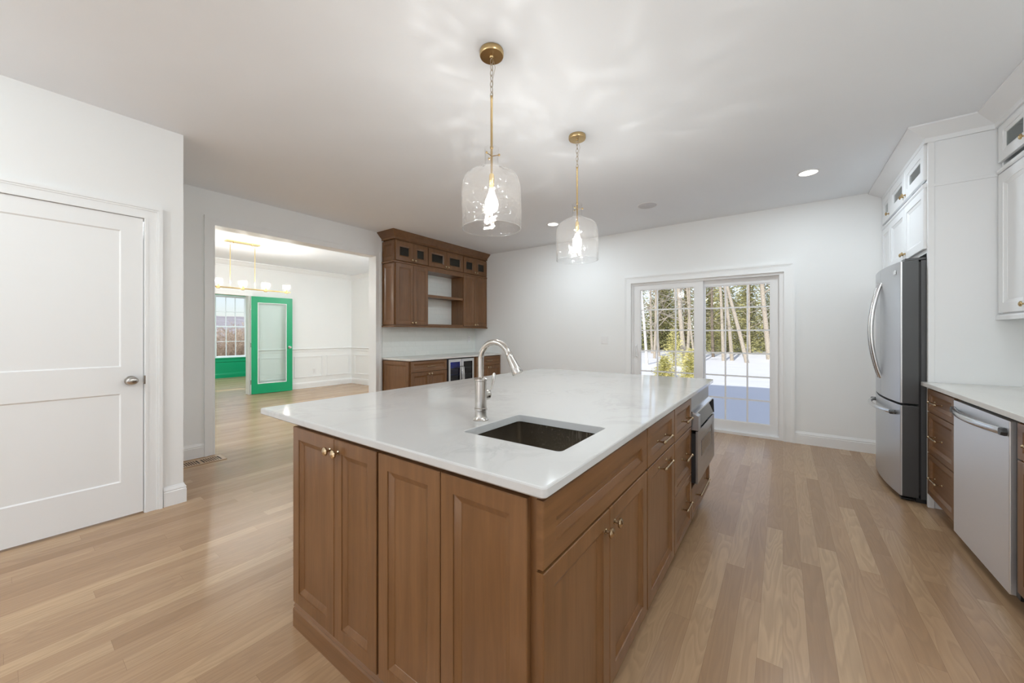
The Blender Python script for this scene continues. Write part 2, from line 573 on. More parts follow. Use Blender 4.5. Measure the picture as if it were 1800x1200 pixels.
PD0, PD1, PDT = -1.785, 0.010, 1.985        # patio door opening
DW0, DW1, DWT = 1.331, 3.237, 2.392         # doorway opening
wall_y('wall_patio', YP, YP + 0.15, XD, 1.7, [(PD0, PD1, 0, PDT)], label='patio door wall')
wall_x('wall_doorway', XD - 0.15, XD, YC, YP + 0.15, [(DW0, DW1, 0, DWT)], label='wall with the cased doorway')
wall_x('wall_pantry', XL - 0.12, XL, YB, YC, [(-0.193, 0.620, 0, 2.085)], label='wall with the pantry door')
wall_y('wall_pantry_return', YC - 0.12, YC, XD - 0.15, XL - 0.12, [], label='return wall of the pantry')
wall_x('wall_right', XR, XR + 0.15, YB, YP, [(-3.6, -0.5, 0.45, 2.4)], label='wall behind the right-hand cabinets')
bw = [(-3.5, -1.95, 0.1, 2.5), (-1.85, -0.3, 0.1, 2.5), (-0.2, 1.3, 0.1, 2.5)]
wall_y('wall_back', YB - 0.15, YB, XL - 0.12, 1.7, bw, label='unseen wall behind the kitchen with added windows')
# dining room and office
OP0, OP1, OPT = 1.45, 3.06, 2.05            # opening to the green room
wall_x('wall_dining_far', XF - 0.13, XF, -1.2, YN + 0.15, [(OP0, OP1, 0, OPT)], label='white dining wall with wainscot')
dnw = [(-7.75, -6.95, 0.95, 2.45), (-6.75, -5.95, 0.95, 2.45)]
wall_y('wall_dining_north', YN, YN + 0.15, XF - 0.13, XD - 0.15, dnw, label='end wall of the dining room')
wall_y('wall_dining_south', -1.35, -1.2, XF - 0.13, XL - 0.12, [(-7.6, -6.0, 0.7, 2.35)], label='south wall of the dining room')
osw = [(-10.42, -10.0, 0.6, 2.3)]
wall_y('wall_office_south', 0.35, 0.5, XO - 0.15, XF - 0.13, osw, mat='green', label='green south wall of the office')
wall_y('wall_office_north', YN, YN + 0.15, XO - 0.15, XF - 0.13, [(-12.4, -9.8, 0.6, 2.3)], mat='green', label='green north wall of the office')
OW0, OW1, OWB, OWT = 3.60, 4.40, 0.575, 2.37
wall_x('wall_office_window', XO - 0.15, XO, 0.35, YN + 0.15, [(OW0, OW1, OWB, OWT), (1.9, 2.7, OWB, OWT)], mat='green', label='green wall under the office window')

struct(MB().box(-4.0, 2.0, YB - 1.2, YB - 0.2, C + 0.02, C + 0.12).build('added_sun_blocker', 'wall', smooth=0), 'unseen slab added to cut the sun at the back windows')  # unseen slab, added to keep some sun out of the back windows
# ------------------------------------------------------------------ baseboards
def base_profile(h=0.14, t=0.016):
    return [(0, 0), (t, 0), (t, h * 0.72), (t * 0.75, h * 0.76), (t * 0.95, h * 0.80), (t * 0.85, h * 0.86), (t * 0.35, h * 0.95), (t * 0.3, h), (0, h)]
def moulding(name, prof, p0, p1, side, mat='trim', label=None, m0=0, m1=0):
    """profile (out, z) swept p0->p1 horizontally; side = unit vector pointing out of the wall; m0/m1 mitre factors"""
    p0 = Vector((*p0, 0)); p1 = Vector((*p1, 0)); s = Vector((*side, 0)); d = (p1 - p0).normalized()
    r0 = [tuple(p0 + s * a + d * (m0 * a) + Vector((0, 0, z))) for a, z in prof]
    r1 = [tuple(p1 + s * a + d * (m1 * a) + Vector((0, 0, z))) for a, z in prof]
    m = MB().frustum([r0, r1])
    return m
def baseboard(name, p0, p1, side, m0=0, m1=0, label=None):
    return struct(moulding(name, base_profile(), p0, p1, side, m0=m0, m1=m1).build(name, 'trim', smooth=30), label)
baseboard('baseboard_patio', (0.098, YP), (0.94, YP), (0, -1))
baseboard('baseboard_patio_left', (-4.18, YP), (-1.90, YP), (0, -1))
baseboard('baseboard_pantry', (XL, 0.705), (XL, YC), (1, 0), m1=1)
baseboard('baseboard_pantry_return', (XL, YC), (XD, YC), (0, 1), m0=-1)
baseboard('baseboard_doorway', (XD, YC), (XD, 1.246), (1, 0))
baseboard('baseboard_dining_far', (XF, OP1 + 0.09), (XF, YN), (1, 0))
baseboard('baseboard_dining_north', (XF, YN), (XD - 0.15, YN), (0, -1))
struct(moulding('m', base_profile(), (XO, 0.5), (XO, YN), (1, 0)).build('baseboard_office', 'green', smooth=30))
baseboard('baseboard_back', (XL, YB), (XL, -0.27), (1, 0))

# ------------------------------------------------------------------ casings (trim)
def casing(name, plane, axis, a0, a1, zt, w, out, label, z0=0.0, sill=False):
    """door casing on a wall; axis 'x' -> wall normal +-x at x=plane running along y; out = signed thickness"""
    m = MB()
    def bx(u0, u1, v0, v1, d0, d1):
        if axis == 'x': m.box(plane + d0, plane + d1, u0, u1, v0, v1)
        else: m.box(u0, u1, plane + d0, plane + d1, v0, v1)
    s = 1 if out > 0 else -1
    T = abs(out)
    b = w * 0.22
    ztop = zt + w
    def frame(i0, i1, d):           # frame strip between insets i0..i1 measured outward from the opening
        bx(a0 - i1, a0 - i0, z0, zt + i0, 0, s * T * d); bx(a1 + i0, a1 + i1, z0, zt + i0, 0, s * T * d)
        bx(a0 - i1, a1 + i1, zt + i0, zt + i1, 0, s * T * d)
    frame(0.0, b * 0.7, 0.90)
    frame(b * 0.7, w - b * 1.6, 0.72)
    frame(w - b * 1.6, w - b, 1.0)
    frame(w - b, w, 1.3)
    if sill:
        for (u0, u1) in ((a0 - w, a1 + w),): bx(u0, u1, z0 - w, z0, 0, s * T)
    return struct(m.build(name, 'trim', smooth=0), label)
casing('trim_1', YP, 'y', PD0, PD1, PDT, 0.105, -0.018, 'white casing around the patio door')
casing('trim_2', XD, 'x', DW0, DW1, DWT, 0.087, 0.018, 'white casing around the doorway')
casing('trim_3', XL, 'x', -0.175, 0.611, 2.068, 0.088, 0.018, 'white casing around the pantry door')
casing('trim_4', XD - 0.15, 'x', DW0, DW1, DWT, 0.087, -0.018, 'dining side casing of the doorway')
casing('trim_5', XF, 'x', OP0, OP1, OPT, 0.09, 0.018, 'white casing around the opening to the green room')
# jamb liners
def jamb(name, x0, x1, y0, y1, zt, label, t=0.014, mat='trim'):
    m = MB().box(x0, x1, y0, y0 + t, 0, zt).box(x0, x1, y1 - t, y1, 0, zt).box(x0, x1, y0, y1, zt - t, zt)
    return struct(m.build(name, mat, smooth=0), label)
jamb('trim_6', XD - 0.165, XD + 0.012, DW0 - 0.002, DW1 + 0.002, DWT + 0.002, 'white jamb of the doorway', 0.004)
jamb('trim_7', XF - 0.145, XF + 0.012, OP0 - 0.012, OP1 + 0.012, OPT + 0.012, 'white jamb of the office opening')
jamb('trim_8', XL - 0.12, XL + 0.010, -0.192, 0.619, 2.084, 'white jamb of the pantry door')

# ------------------------------------------------------------------ panelled slabs (doors and cabinet fronts)
def panel_front(x0, x1, z0, z1, t=0.02, s=0.052, y=0.0, glass=False, sb=None, stt=None, slope=0.021, depth=0.012):
    """frame-and-panel front facing -y; back at y, front at y-t"""
    m = MB(); yf = y - t; b = 0.0022
    sb = s if sb is None else sb; stt = s if stt is None else stt
    def ring(i, ib, it, yy):
        return [(x0 + i, yy, z0 + ib), (x1 - i, yy, z0 + ib), (x1 - i, yy, z1 - it), (x0 + i, yy, z1 - it)]
    rings = [ring(0, 0, 0, y), ring(0, 0, 0, yf + b), ring(b, b, b, yf), ring(s, sb, stt, yf), ring(s + 0.001, sb + 0.001, stt + 0.001, yf + 0.004),
             ring(s + slope, sb + slope, stt + slope, yf + depth), ring(s + slope + 0.001, sb + slope + 0.001, stt + slope + 0.001, yf + depth + 0.0015)]
    if glass:
        rings[-1] = ring(s + slope, sb + slope, stt + slope, y)
        m.frustum(rings, closed_ends=False)
        a = len(m.v) - 4
        for k in range(4):
            m.f.append((k, (k + 1) % 4, a + (k + 1) % 4, a + k))
    else:
        m.frustum(rings)
    return m
KNOB = MB().lathe([(0.009, 0), (0.009, -0.002), (0.0052, -0.005), (0.0048, -0.013), (0.008, -0.016), (0.0155, -0.0175), (0.0165, -0.0205), (0.0155, -0.024), (0.010, -0.0275), (0.0045, -0.029), (0.0005, -0.0295)], seg=16, axis='y')
knob_mesh = None
def knob(parent, x, y, z, mat='knob_brass', scale=1.0):
    global knob_mesh
    if knob_mesh is None:
        o = KNOB.build('knob', 'knob_brass', None, smooth=35); knob_mesh = {'knob_brass': o.data}
        o.parent = parent
    else:
        if mat not in knob_mesh:
            me = knob_mesh['knob_brass'].copy(); me.materials.clear(); me.materials.append(M[mat]); knob_mesh[mat] = me
        o = bpy.data.objects.new('knob', knob_mesh[mat]); col.objects.link(o); o.parent = parent
    o.location = (x, y, z); o.scale = (scale,) * 3
    return o
def pull(parent, x, y, z, L=0.13, mat='knob_brass', proj=0.032):
    m = MB()
    c = L / 2 - 0.016
    for s in (-1, 1):
        m.lathe([(0.0075, 0), (0.0075, -0.002), (0.004, -0.005), (0.0038, -proj + 0.006), (0.0065, -proj + 0.002)], (s * c, 0, 0), 10, 'y')
        m.ball((s * c, -proj, 0), 0.0085, 10)
        m.lathe([(0.0042, 0), (0.0065, 0.004), (0.0045, 0.012), (0.002, 0.0155)], (s * c, -proj, 0), 10, 'x') if s > 0 else \
            m.lathe([(0.0042, 0), (0.0065, -0.004), (0.0045, -0.012), (0.002, -0.0155)], (s * c, -proj, 0), 10, 'x')
    m.lathe([(0.0052, -c), (0.0046, -c * 0.5), (0.0046, c * 0.5), (0.0052, c)], (0, -proj, 0), 10, 'x')
    return m.build('pull_handle', mat, parent, (x, y, z))

def cabinet(name, label, cat, loc, rz, W, D, z0, z1, fronts, v='wood_v', h='wood_h', group=None, toe=0.0, hollow=None, gap=0.0, sides=(), kmat='knob_brass', body=True, glass='cab_glass', shelf=None):
    """cabinet unit in local space: width 0..W along x, carcass from y=0 (front) back to D, fronts on y<0"""
    t = thing(name, label, cat, loc, rz, group)
    if body:
        m = MB()
        if hollow:
            w = 0.018
            for (a, b) in hollow:          # hollow z ranges
                m.box(0, w, 0, D, a, b).box(W - w, W, 0, D, a, b).box(w, W - w, D - 0.012, D, a + w, b - w)
                m.box(w, W - w, 0, D, a, a + w).box(w, W - w, 0, D, b - w, b)
            solid = [(z0 + toe, hollow[0][0])] + [(hollow[i][1], hollow[i + 1][0]) for i in range(len(hollow) - 1)] + [(hollow[-1][1], z1)]
            for a, b in solid:
                if b - a > 0.001: m.box(0, W, 0, D, a, b)
        else:
            m.box(0, W, 0, D, z0 + toe, z1)
        if toe:
            m.box(0, W, 0.07, D, z0, z0 + toe)
        m.build('carcass', v, t, bevel=0.001)
    for s in sides:       # decorative end panels: (x side, y0, y1, z0, z1)
        sx, ya, yb, za, zb = s
        pm = panel_front(ya, yb, za, zb, t=0.018, s=0.05)
        pts = []
        for p in pm.v:
            pts.append((p[1] if sx == 0 else W - p[1], p[0], p[2]))
        pm.v = pts
        pm.build('side_panel', v, t, smooth=18)
    for f in fronts:
        k = f['k']; x0, x1, a, b = f['r']
        if k == 'door':
            o = panel_front(x0, x1, a, b, s=f.get('s', 0.05)).build('door', v, t, smooth=18)
        elif k == 'drawer':
            o = panel_front(x0, x1, a, b, s=f.get('s', 0.045), sb=f.get('sb', 0.034), stt=f.get('sb', 0.034)).build('drawer', h, t, smooth=18)
        elif k == 'fixed':
            o = panel_front(x0, x1, a, b, s=f.get('s', 0.05), sb=f.get('sb')).build('fixed_front_panel', h if f.get('h') else v, t, smooth=18)
        elif k == 'glass':
            s_ = f.get('s', 0.05)
            o = panel_front(x0, x1, a, b, s=s_, glass=True).build('glass_door', v, t, smooth=18)
            MB().box(x0 + s_, x1 - s_, -0.009, -0.005, a + s_, b - s_).build('glass_pane', glass, o, smooth=0)
        if 'knob' in f:
            knob(o, f['knob'][0], -0.02, f['knob'][1], kmat)
        if 'pull' in f:
            pull(o, f['pull'][0], -0.02, f['pull'][1], f['pull'][2], kmat)
    return t

# ================================================================== ISLAND
CT = 0.907; CU = 0.878; CB = 0.868
YI = 0.760           # carcass front of the end run (doors reach 0.740)
XI = -0.474          # carcass front of the working side (doors reach -0.454)
# end cabinet with two doors, facing -y
cabinet('island_end_cabinet', 'brown island cabinet with two knobbed doors under the seating overhang', 'cabinet', (-1.694, YI, 0), 0, 0.600, 2.45, 0.0, CB,
        [dict(k='door', r=(0.003, 0.331, 0.118, 0.862), knob=(0.305, 0.815)), dict(k='door', r=(0.334, 0.597, 0.118, 0.862), knob=(0.362, 0.815))])
# sink base, facing +x, with the two decorative doors on its end
sb = cabinet('sink_base_cabinet', 'brown island sink cabinet with false drawer front above two knobbed doors', 'cabinet', (XI, 0.764, 0), PI / 2, 0.818, 0.606, 0.0, CB,
        [dict(k='fixed', r=(-0.012, 0.812, 0.698, 0.862), s=0.06, sb=0.045, h=True),
         dict(k='door', r=(-0.012, 0.400, 0.107, 0.690), knob=(0.365, 0.632)), dict(k='door', r=(0.404, 0.812, 0.107, 0.690), knob=(0.442, 0.632))],
        toe=0.105, body=False)
MB().box(0, 0.818, 0, 0.606, 0.105, 0.62).box(0, 0.818, 0.07, 0.606, 0, 0.105).box(0, 0.018, 0, 0.606, 0.62, CB).box(0.80, 0.818, 0, 0.606, 0.62, CB).box(0.018, 0.80, 0, 0.016, 0.62, CB).box(0.018, 0.80, 0.59, 0.606, 0.62, CB).build('carcass', 'wood_v', sb, smooth=0)
for (a, b) in ((-1.085, -0.792), (-0.789, -0.494)):
    pm = panel_front(a, b, 0.118, 0.862, s=0.05)
    # world -> the cabinet's local frame (rotated +90 about z)
    pm.v = [((q[1] + YI - 0.764), -(q[0] - XI), q[2]) for q in pm.v]
    pm.build('end_panel', 'wood_v', sb, smooth=18)
MB().box(-0.006, 0.0, 0.0, 0.022, 0.118, 0.866).build('corner_filler', 'wood_v', sb)
cabinet('drawer_over_door_cabinet', 'brown island cabinet with one drawer above a pull-out door, beside the sink cabinet', 'cabinet', (XI, 1.584, 0), PI / 2, 0.476, 0.606, 0.0, CB,
        [dict(k='drawer', r=(0.004, 0.472, 0.696, 0.862), pull=(0.215, 0.776, 0.165), s=0.05),
         dict(k='door', r=(0.004, 0.472, 0.107, 0.690), pull=(0.235, 0.652, 0.165))], toe=0.105)
cabinet('three_drawer_cabinet', 'brown island cabinet of three stacked drawers left of the microwave drawer', 'cabinet', (XI, 2.062, 0), PI / 2, 0.442, 0.606, 0.0, CB,
        [dict(k='drawer', r=(0.004, 0.438, 0.692, 0.862), pull=(0.225, 0.772, 0.15)),
         dict(k='drawer', r=(0.004, 0.438, 0.408, 0.686), pull=(0.225, 0.56, 0.15)),
         dict(k='drawer', r=(0.004, 0.438, 0.107, 0.402), pull=(0.225, 0.285, 0.15))], toe=0.105)
cabinet('microwave_base_cabinet', 'brown island cabinet with one wide low drawer below the microwave', 'cabinet', (XI, 2.506, 0), PI / 2, 0.704, 0.606, 0.0, 0.325,
        [dict(k='drawer', r=(0.004, 0.700, 0.107, 0.300), pull=(0.30, 0.225, 0.36))], toe=0.105)
# base moulding around the seating end
bmp = [(0, 0), (0.012, 0), (0.012, 0.075), (0.008, 0.082), (0.011, 0.088), (0.006, 0.097), (0.009, 0.102), (0.002, 0.113), (0, 0.113)]
tag(moulding('m', bmp, (-1.694, YI - 0.001), (-0.480, YI - 0.001), (0, -1), m0=-1).build('base_moulding', 'wood_h', smooth=25), 'brown stepped base moulding along the floor at the near island end', 'moulding')
tag(moulding('m', bmp, (-1.695, 3.21), (-1.695, YI - 0.001), (-1, 0), m1=1).build('base_moulding', 'wood_h', smooth=25), 'brown base moulding along the seating side of the island', 'moulding')

# microwave drawer
mw = thing('microwave_oven', 'stainless microwave drawer built into the far end of the island', 'microwave', (-0.474, 2.506, 0), PI / 2)
MB().box(0.012, 0.692, -0.002, 0.55, 0.332, 0.866).build('housing', 'black', mw)
MB().box(0.008, 0.700, -0.012, 0.0, 0.770, 0.866).build('upper_filler_panel', 'steel_mid', mw, bevel=0.001)
MB().box(0.018, 0.690, -0.044, -0.002, 0.335, 0.640).build('lower_face_back', 'black', mw)
# door face with recessed window
mwf = MB()
def ringy(x0, x1, z0, z1, y): return [(x0, y, z0), (x1, y, z0), (x1, y, z1), (x0, y, z1)]
mwf.frustum([ringy(0.016, 0.694, 0.333, 0.655, -0.040), ringy(0.016, 0.694, 0.333, 0.655, -0.052), ringy(0.13, 0.60, 0.43, 0.60, -0.052),
             ringy(0.15, 0.58, 0.445, 0.585, -0.047), ringy(0.17, 0.56, 0.46, 0.57, -0.047)], closed_ends=True)
f_ = mwf.build('drawer_front', 'steel_mid', mw, bevel=0.001)
MB().box(0.175, 0.555, -0.0485, -0.047, 0.465, 0.565).build('window', 'black_glass', f_, smooth=0)
# slanted control strip with steel end blocks
MB().prism([(-0.012, 0.770), (-0.028, 0.762), (-0.050, 0.668), (-0.012, 0.668)], 0.09, 0.672, 'x').build('control_strip', 'black_glass', mw)
MB().prism([(-0.004, 0.775), (-0.045, 0.755), (-0.056, 0.750), (-0.056, 0.662), (-0.004, 0.662)], 0.012, 0.088, 'x').build('control_end', 'steel_mid', mw, bevel=0.001)
MB().prism([(-0.004, 0.772), (-0.048, 0.762), (-0.052, 0.664), (-0.004, 0.662)], 0.674, 0.694, 'x').build('control_end', 'black', mw)
MB().prism([(-0.004, 0.780), (-0.040, 0.768), (-0.042, 0.760), (-0.004, 0.770)], 0.012, 0.694, 'x').build('control_trim', 'steel_bright', mw)

# countertop with sink cutout
def slab_with_hole(x0, x1, y0, y1, z0, z1, hx0, hx1, hy0, hy1, r=0.03, b=0.005):
    m = MB()
    n = 6
    def rr(a0, a1, b0, b1, r, z):
        pts = []
        for cx, cyy, st in ((a1 - r, b0 + r, -90), (a1 - r, b1 - r, 0), (a0 + r, b1 - r, 90), (a0 + r, b0 + r, 180)):
            for k in range(n + 1):
                an = R(st + 90 * k / n)
                pts.append((cx + r * math.cos(an), cyy + r * math.sin(an), z))
        return pts
    outer = [rr(x0 + b, x1 - b, y0 + b, y1 - b, 0.012, z0), rr(x0 + 0.0, x1, y0, y1, 0.014, z0 + b), rr(x0, x1, y0, y1, 0.014, z1 - b),
             rr(x0 + b * 0.3, x1 - b * 0.3, y0 + b * 0.3, y1 - b * 0.3, 0.013, z1 - b * 0.3), rr(x0 + b, x1 - b, y0 + b, y1 - b, 0.012, z1)]
    inner = [rr(hx0, hx1, hy0, hy1, r, z1), rr(hx0 + 0.002, hx1 - 0.002, hy0 + 0.002, hy1 - 0.002, r, z1 - 0.002), rr(hx0 + 0.002, hx1 - 0.002, hy0 + 0.002, hy1 - 0.002, r, z0)]
    m.frustum(outer + inner + [outer[0]], closed_ends=False)
    return m
tag(slab_with_hole(-1.995, -0.434, 0.725, 3.250, CU, CT, -0.930, -0.530, 0.975, 1.332, r=0.018).build('island_countertop', 'marble', smooth=18),
    'large white veined stone countertop on the brown island, with a sink cutout', 'countertop')
# sink bowl
sk = thing('sink', 'small square dark steel undermount sink in the island countertop', 'sink', (0, 0, 0))
sm = MB()
def rrect(a0, a1, b0, b1, r, z, n=6):
    pts = []
    for cx, cyy, st in ((a1 - r, b0 + r, -90), (a1 - r, b1 - r, 0), (a0 + r, b1 - r, 90), (a0 + r, b0 + r, 180)):
        for k in range(n + 1):
            an = R(st + 90 * k / n); pts.append((cx + r * math.cos(an), cyy + r * math.sin(an), z))
    return pts
i0 = (-0.936, -0.524, 0.969, 1.338)
sm.frustum([rrect(-0.95, -0.51, 0.955, 1.352, 0.04, 0.8775), rrect(*i0, 0.016, 0.8775), rrect(*i0, 0.016, 0.70),
            rrect(i0[0] + 0.02, i0[1] - 0.02, i0[2] + 0.02, i0[3] - 0.02, 0.03, 0.675), rrect(-0.76, -0.70, 1.12, 1.18, 0.028, 0.668),
            ], closed_ends=False)
sm.f.append(tuple(range(len(sm.v) - 28, len(sm.v))))
so = sm.build('bowl', 'sink', sk, smooth=50)
sol = so.modifiers.new('thick', 'SOLIDIFY'); sol.thickness = 0.0015; sol.offset = 1
MB().lathe([(0.0, 0.670), (0.03, 0.670), (0.042, 0.674), (0.04, 0.677), (0.03, 0.673)], (-0.73, 1.15, 0), 20).build('drain', 'steel_bright', sk)

# faucet
fx, fy = -0.990, 1.149
fa = thing('faucet', 'brushed nickel gooseneck pull-down faucet behind the island sink', 'faucet', (fx, fy, CT))
MB().lathe([(0.0, 0), (0.031, 0), (0.031, 0.004), (0.0275, 0.008), (0.0245, 0.013), (0.0235, 0.018), (0.0235, 0.038), (0.0265, 0.041), (0.0265, 0.049), (0.0235, 0.052),
            (0.0235, 0.158), (0.0265, 0.161), (0.0265, 0.167), (0.021, 0.170), (0.013, 0.174), (0, 0.174)], seg=28).build('body', 'nickel', fa)
rr_ = 0.073; zc = 0.243
pts = [(0, 0, 0.168), (0, 0, zc)]
for k in range(1, 15):
    a = PI - k * R(155) / 14
    pts.append((rr_ + rr_ * math.cos(a), 0.0, zc + rr_ * math.sin(a)))
MB().tube(pts, 0.0118, 16).build('neck', 'nickel', fa)
p1 = Vector(pts[-1]); d1 = (Vector(pts[-1]) - Vector(pts[-2])).normalized()
q = [p1 - d1 * 0.002, p1 + d1 * 0.006, p1 + d1 * 0.010, p1 + d1 * 0.018, p1 + d1 * 0.065, p1 + d1 * 0.085, p1 + d1 * 0.09]
MB().tube(q, [0.0125, 0.0145, 0.0125, 0.0135, 0.0185, 0.0215, 0.019], 18).build('spray_head', 'nickel', fa)
MB().lathe([(0.0185, 0.015), (0.0185, 0.035), (0.0205, 0.038), (0.0205, 0.043), (0.018, 0.047), (0.008, 0.052), (0, 0.053)], (0, 0, 0.098), 18, 'y').build('valve', 'nickel', fa)
MB().tube([(0.0, 0.047, 0.098), (0.003, 0.056, 0.106), (0.006, 0.062, 0.125), (0.010, 0.067, 0.155), (0.013, 0.070, 0.178), (0.0135, 0.071, 0.186)],
          [0.006, 0.0075, 0.0075, 0.011, 0.011, 0.006], 12, flat=(1.0, 0.6)).build('lever', 'nickel', fa)

# ================================================================== PENDANTS
def pendant(label, loc):
    t = thing('pendant_light', label, 'pendant light', (loc[0], loc[1], C), 0, 'glass pendants over the island')
    MB().lathe([(0, 0), (0.062, 0), (0.0635, -0.004), (0.0635, -0.022), (0.060, -0.028), (0.012, -0.030), (0.009, -0.036), (0, -0.036)], seg=40).build('canopy', 'brass', t)
    ch = MB()
    z = -0.036
    for k in range(7):
        a = (k % 2) * PI / 2
        ring = []
        for j in range(13):
            b = 2 * PI * j / 12
            ring.append((0.0085 * math.cos(b) * math.cos(a), 0.0085 * math.cos(b) * math.sin(a), z - 0.018 + 0.0185 * math.sin(b)))
        ch.tube(ring, 0.0018, 6)
        z -= 0.0295
    ch.build('chain', 'chain', t)
    MB().tube([(0.006, 0, -0.03), (0.02, 0.006, -0.09), (0.008, -0.004, -0.16), (0.004, 0, -0.236)], 0.0012, 5).build('wire', 'chain', t)
    MB().lathe([(0, -0.232), (0.006, -0.234), (0.0072, -0.25), (0.0062, -0.252), (0.0062, -0.50), (0.0085, -0.502), (0.0085, -0.512), (0.006, -0.514), (0.006, -0.645), (0.010, -0.655), (0, -0.656)], seg=14).build('rod', 'brass', t)
    sp = MB()
    for k in range(3):
        a = 2 * PI * k / 3 + 0.5
        sp.tube([(0, 0, -0.552), (0.042 * math.cos(a), 0.042 * math.sin(a), -0.548)], 0.0022, 6)
        sp.ball((0.040 * math.cos(a), 0.040 * math.sin(a), -0.548), 0.0062, 8)
    sp.build('shade_holder', 'brass', t)
    MB().lathe([(0, -0.645), (0.010, -0.646), (0.0135, -0.655), (0.0135, -0.712), (0.011, -0.716), (0, -0.716)], seg=18).build('lamp_socket', 'gold', t)
    prof = [(0.037, -0.510), (0.0365, -0.53), (0.035, -0.56), (0.035, -0.590), (0.041, -0.612), (0.060, -0.622), (0.083, -0.631), (0.108, -0.642), (0.128, -0.655), (0.143, -0.674), (0.152, -0.700), (0.1565, -0.735), (0.157, -0.80), (0.156, -0.86), (0.154, -0.935)]
    rings = []
    sh = MB()
    rnd = random.Random(int(loc[1] * 100))
    seg = 48
    for i, (r, z) in enumerate(prof):
        ring = []
        for k in range(seg):
            a = 2 * PI * k / seg
            w = 0.0015 * math.sin(3 * a + i * 0.9) + 0.001 * math.sin(7 * a - i * 1.7)
            rr = r + (w if 6 < i < 14 else 0)
            ring.append((rr * math.cos(a), rr * math.sin(a), z))
        rings.append(ring)
    sh.frustum(rings, closed_ends=False)
    so = sh.build('glass_shade', 'shade_glass', t, smooth=180)
    rim = MB()
    rim.tube([(0.154 * math.cos(2 * PI * k / 48), 0.154 * math.sin(2 * PI * k / 48), -0.935) for k in range(49)], 0.0016, 6)
    rim.build('shade_rim', 'shade_glass', so)
    b = MB().lathe([(0.0125, -0.714), (0.014, -0.73), (0.022, -0.755), (0.034, -0.79), (0.0365, -0.812), (0.031, -0.835), (0.018, -0.848), (0.0005, -0.852)], seg=20).build('bulb', 'bulb_glass', t)
    fm = MB()
    for k in range(4):
        a = k * PI / 2 + 0.4
        fm.tube([(0.004 * math.cos(a), 0.004 * math.sin(a), -0.735), (0.013 * math.cos(a), 0.013 * math.sin(a), -0.79), (0.010 * math.cos(a + 0.8), 0.010 * math.sin(a + 0.8), -0.825)], 0.0014, 6)
    fm.build('filament', 'filament', b)
    ld = bpy.data.lights.new('pendant_bulb_light', 'POINT'); ld.energy = PENDANT_W; ld.color = (0.96, 0.98, 1.0); ld.shadow_soft_size = 0.028
    ld.use_nodes = True
    lt = ld.node_tree; em = lt.nodes['Emission']
    tc = lt.nodes.new('ShaderNodeTexCoord')
    mp = lt.nodes.new('ShaderNodeMapping'); mp.inputs['Scale'].default_value = (1.0, 1.0, 0.12); mp.inputs['Location'].default_value = (loc[1], 0, 0)
    nz = lt.nodes.new('ShaderNodeTexNoise'); nz.inputs['Scale'].default_value = 7.0; nz.inputs['Detail'].default_value = 1.0; nz.inputs['Distortion'].default_value = 0.5
    mr = lt.nodes.new('ShaderNodeMapRange'); mr.inputs[1].default_value = 0.56; mr.inputs[2].default_value = 0.72; mr.inputs[3].default_value = 0.92; mr.inputs[4].default_value = 1.55  # noise in the bulb's strength imitates caustic streaks from the rippled glass
    lt.links.new(tc.outputs['Normal'], mp.inputs[0]); lt.links.new(mp.outputs[0], nz.inputs['Vector']); lt.links.new(nz.outputs['Fac'], mr.inputs[0]); lt.links.new(mr.outputs[0], em.inputs['Strength'])
    lo = bpy.data.objects.new('bulb_light', ld); col.objects.link(lo); lo.parent = t; lo.location = (0, 0, -0.79)
    return t
pendant('clear glass bell pendant nearest the viewer, hung above the sink end of the island', (-1.243, 1.530))
pendant('clear glass bell pendant hung above the far end of the island', (-1.252, 2.560))

# ================================================================== CEILING FIXTURES
def downlight(x, y, label, w=DOWNLIGHT_W, z=C):
    t = thing('downlight', label, 'ceiling light', (x, y, z), 0, 'recessed ceiling lights')
    MB().lathe([(0.062, 0.0), (0.085, -0.001), (0.087, -0.004), (0.084, -0.007), (0.070, -0.006), (0.062, -0.003)], seg=32).frustum([], False) if False else None
    m = MB().lathe([(0.068, -0.0005), (0.088, -0.0005), (0.088, -0.004), (0.082, -0.007), (0.070, -0.006), (0.068, -0.0005)], seg=32, ends=False)
    m.build('trim_ring', 'plate', t)
    MB().lathe([(0.0, -0.0045), (0.069, -0.0045), (0.069, -0.002), (0, -0.002)], seg=32).build('lens', 'lens', t)
    ld = bpy.data.lights.new('downlight', 'AREA'); ld.shape = 'DISK'; ld.size = 0.13; ld.energy = w; ld.color = (0.83, 0.93, 1.0)
    lo = bpy.data.objects.new('lamp_light', ld); col.objects.link(lo); lo.parent = t; lo.location = (0, 0, -0.009)
    return t
downlight(0.191, 4.391, 'lit recessed ceiling light nearest the refrigerator', 9.0)
downlight(-2.52, 4.42, 'lit recessed ceiling light partly behind the far glass pendant', 13.0)
for i, (x, y, w_) in enumerate([(0.30, 1.80, 4.0), (0.25, -0.9, 3.0), (-2.45, -0.4, 3.0), (-1.2, -1.8, 4.0), (0.19, -2.6, 4.0), (-2.5, -2.8, 4.0), (-1.2, -3.2, 4.0)]):  # unseen downlights, added to brighten the kitchen
    downlight(x, y, 'unseen recessed light added to brighten the kitchen, %s' % ['in the aisle right of the island', 'right of the viewer', 'in front of the pantry door', 'centre', 'near the side window', 'by the back windows, left', 'by the back windows, middle'][i], w_)
for x, y in ((-5.95, 4.6), (-5.5, 4.6), (-5.95, 0.3), (-5.5, 0.3)):  # out of sight, added to lift the dining room light
    downlight(x, y, 'unseen recessed light added to the dining room at the %s %s' % ('far' if x < -5.7 else 'near', 'right' if y > 2 else 'left'), DOWNLIGHT_W * 0.6)
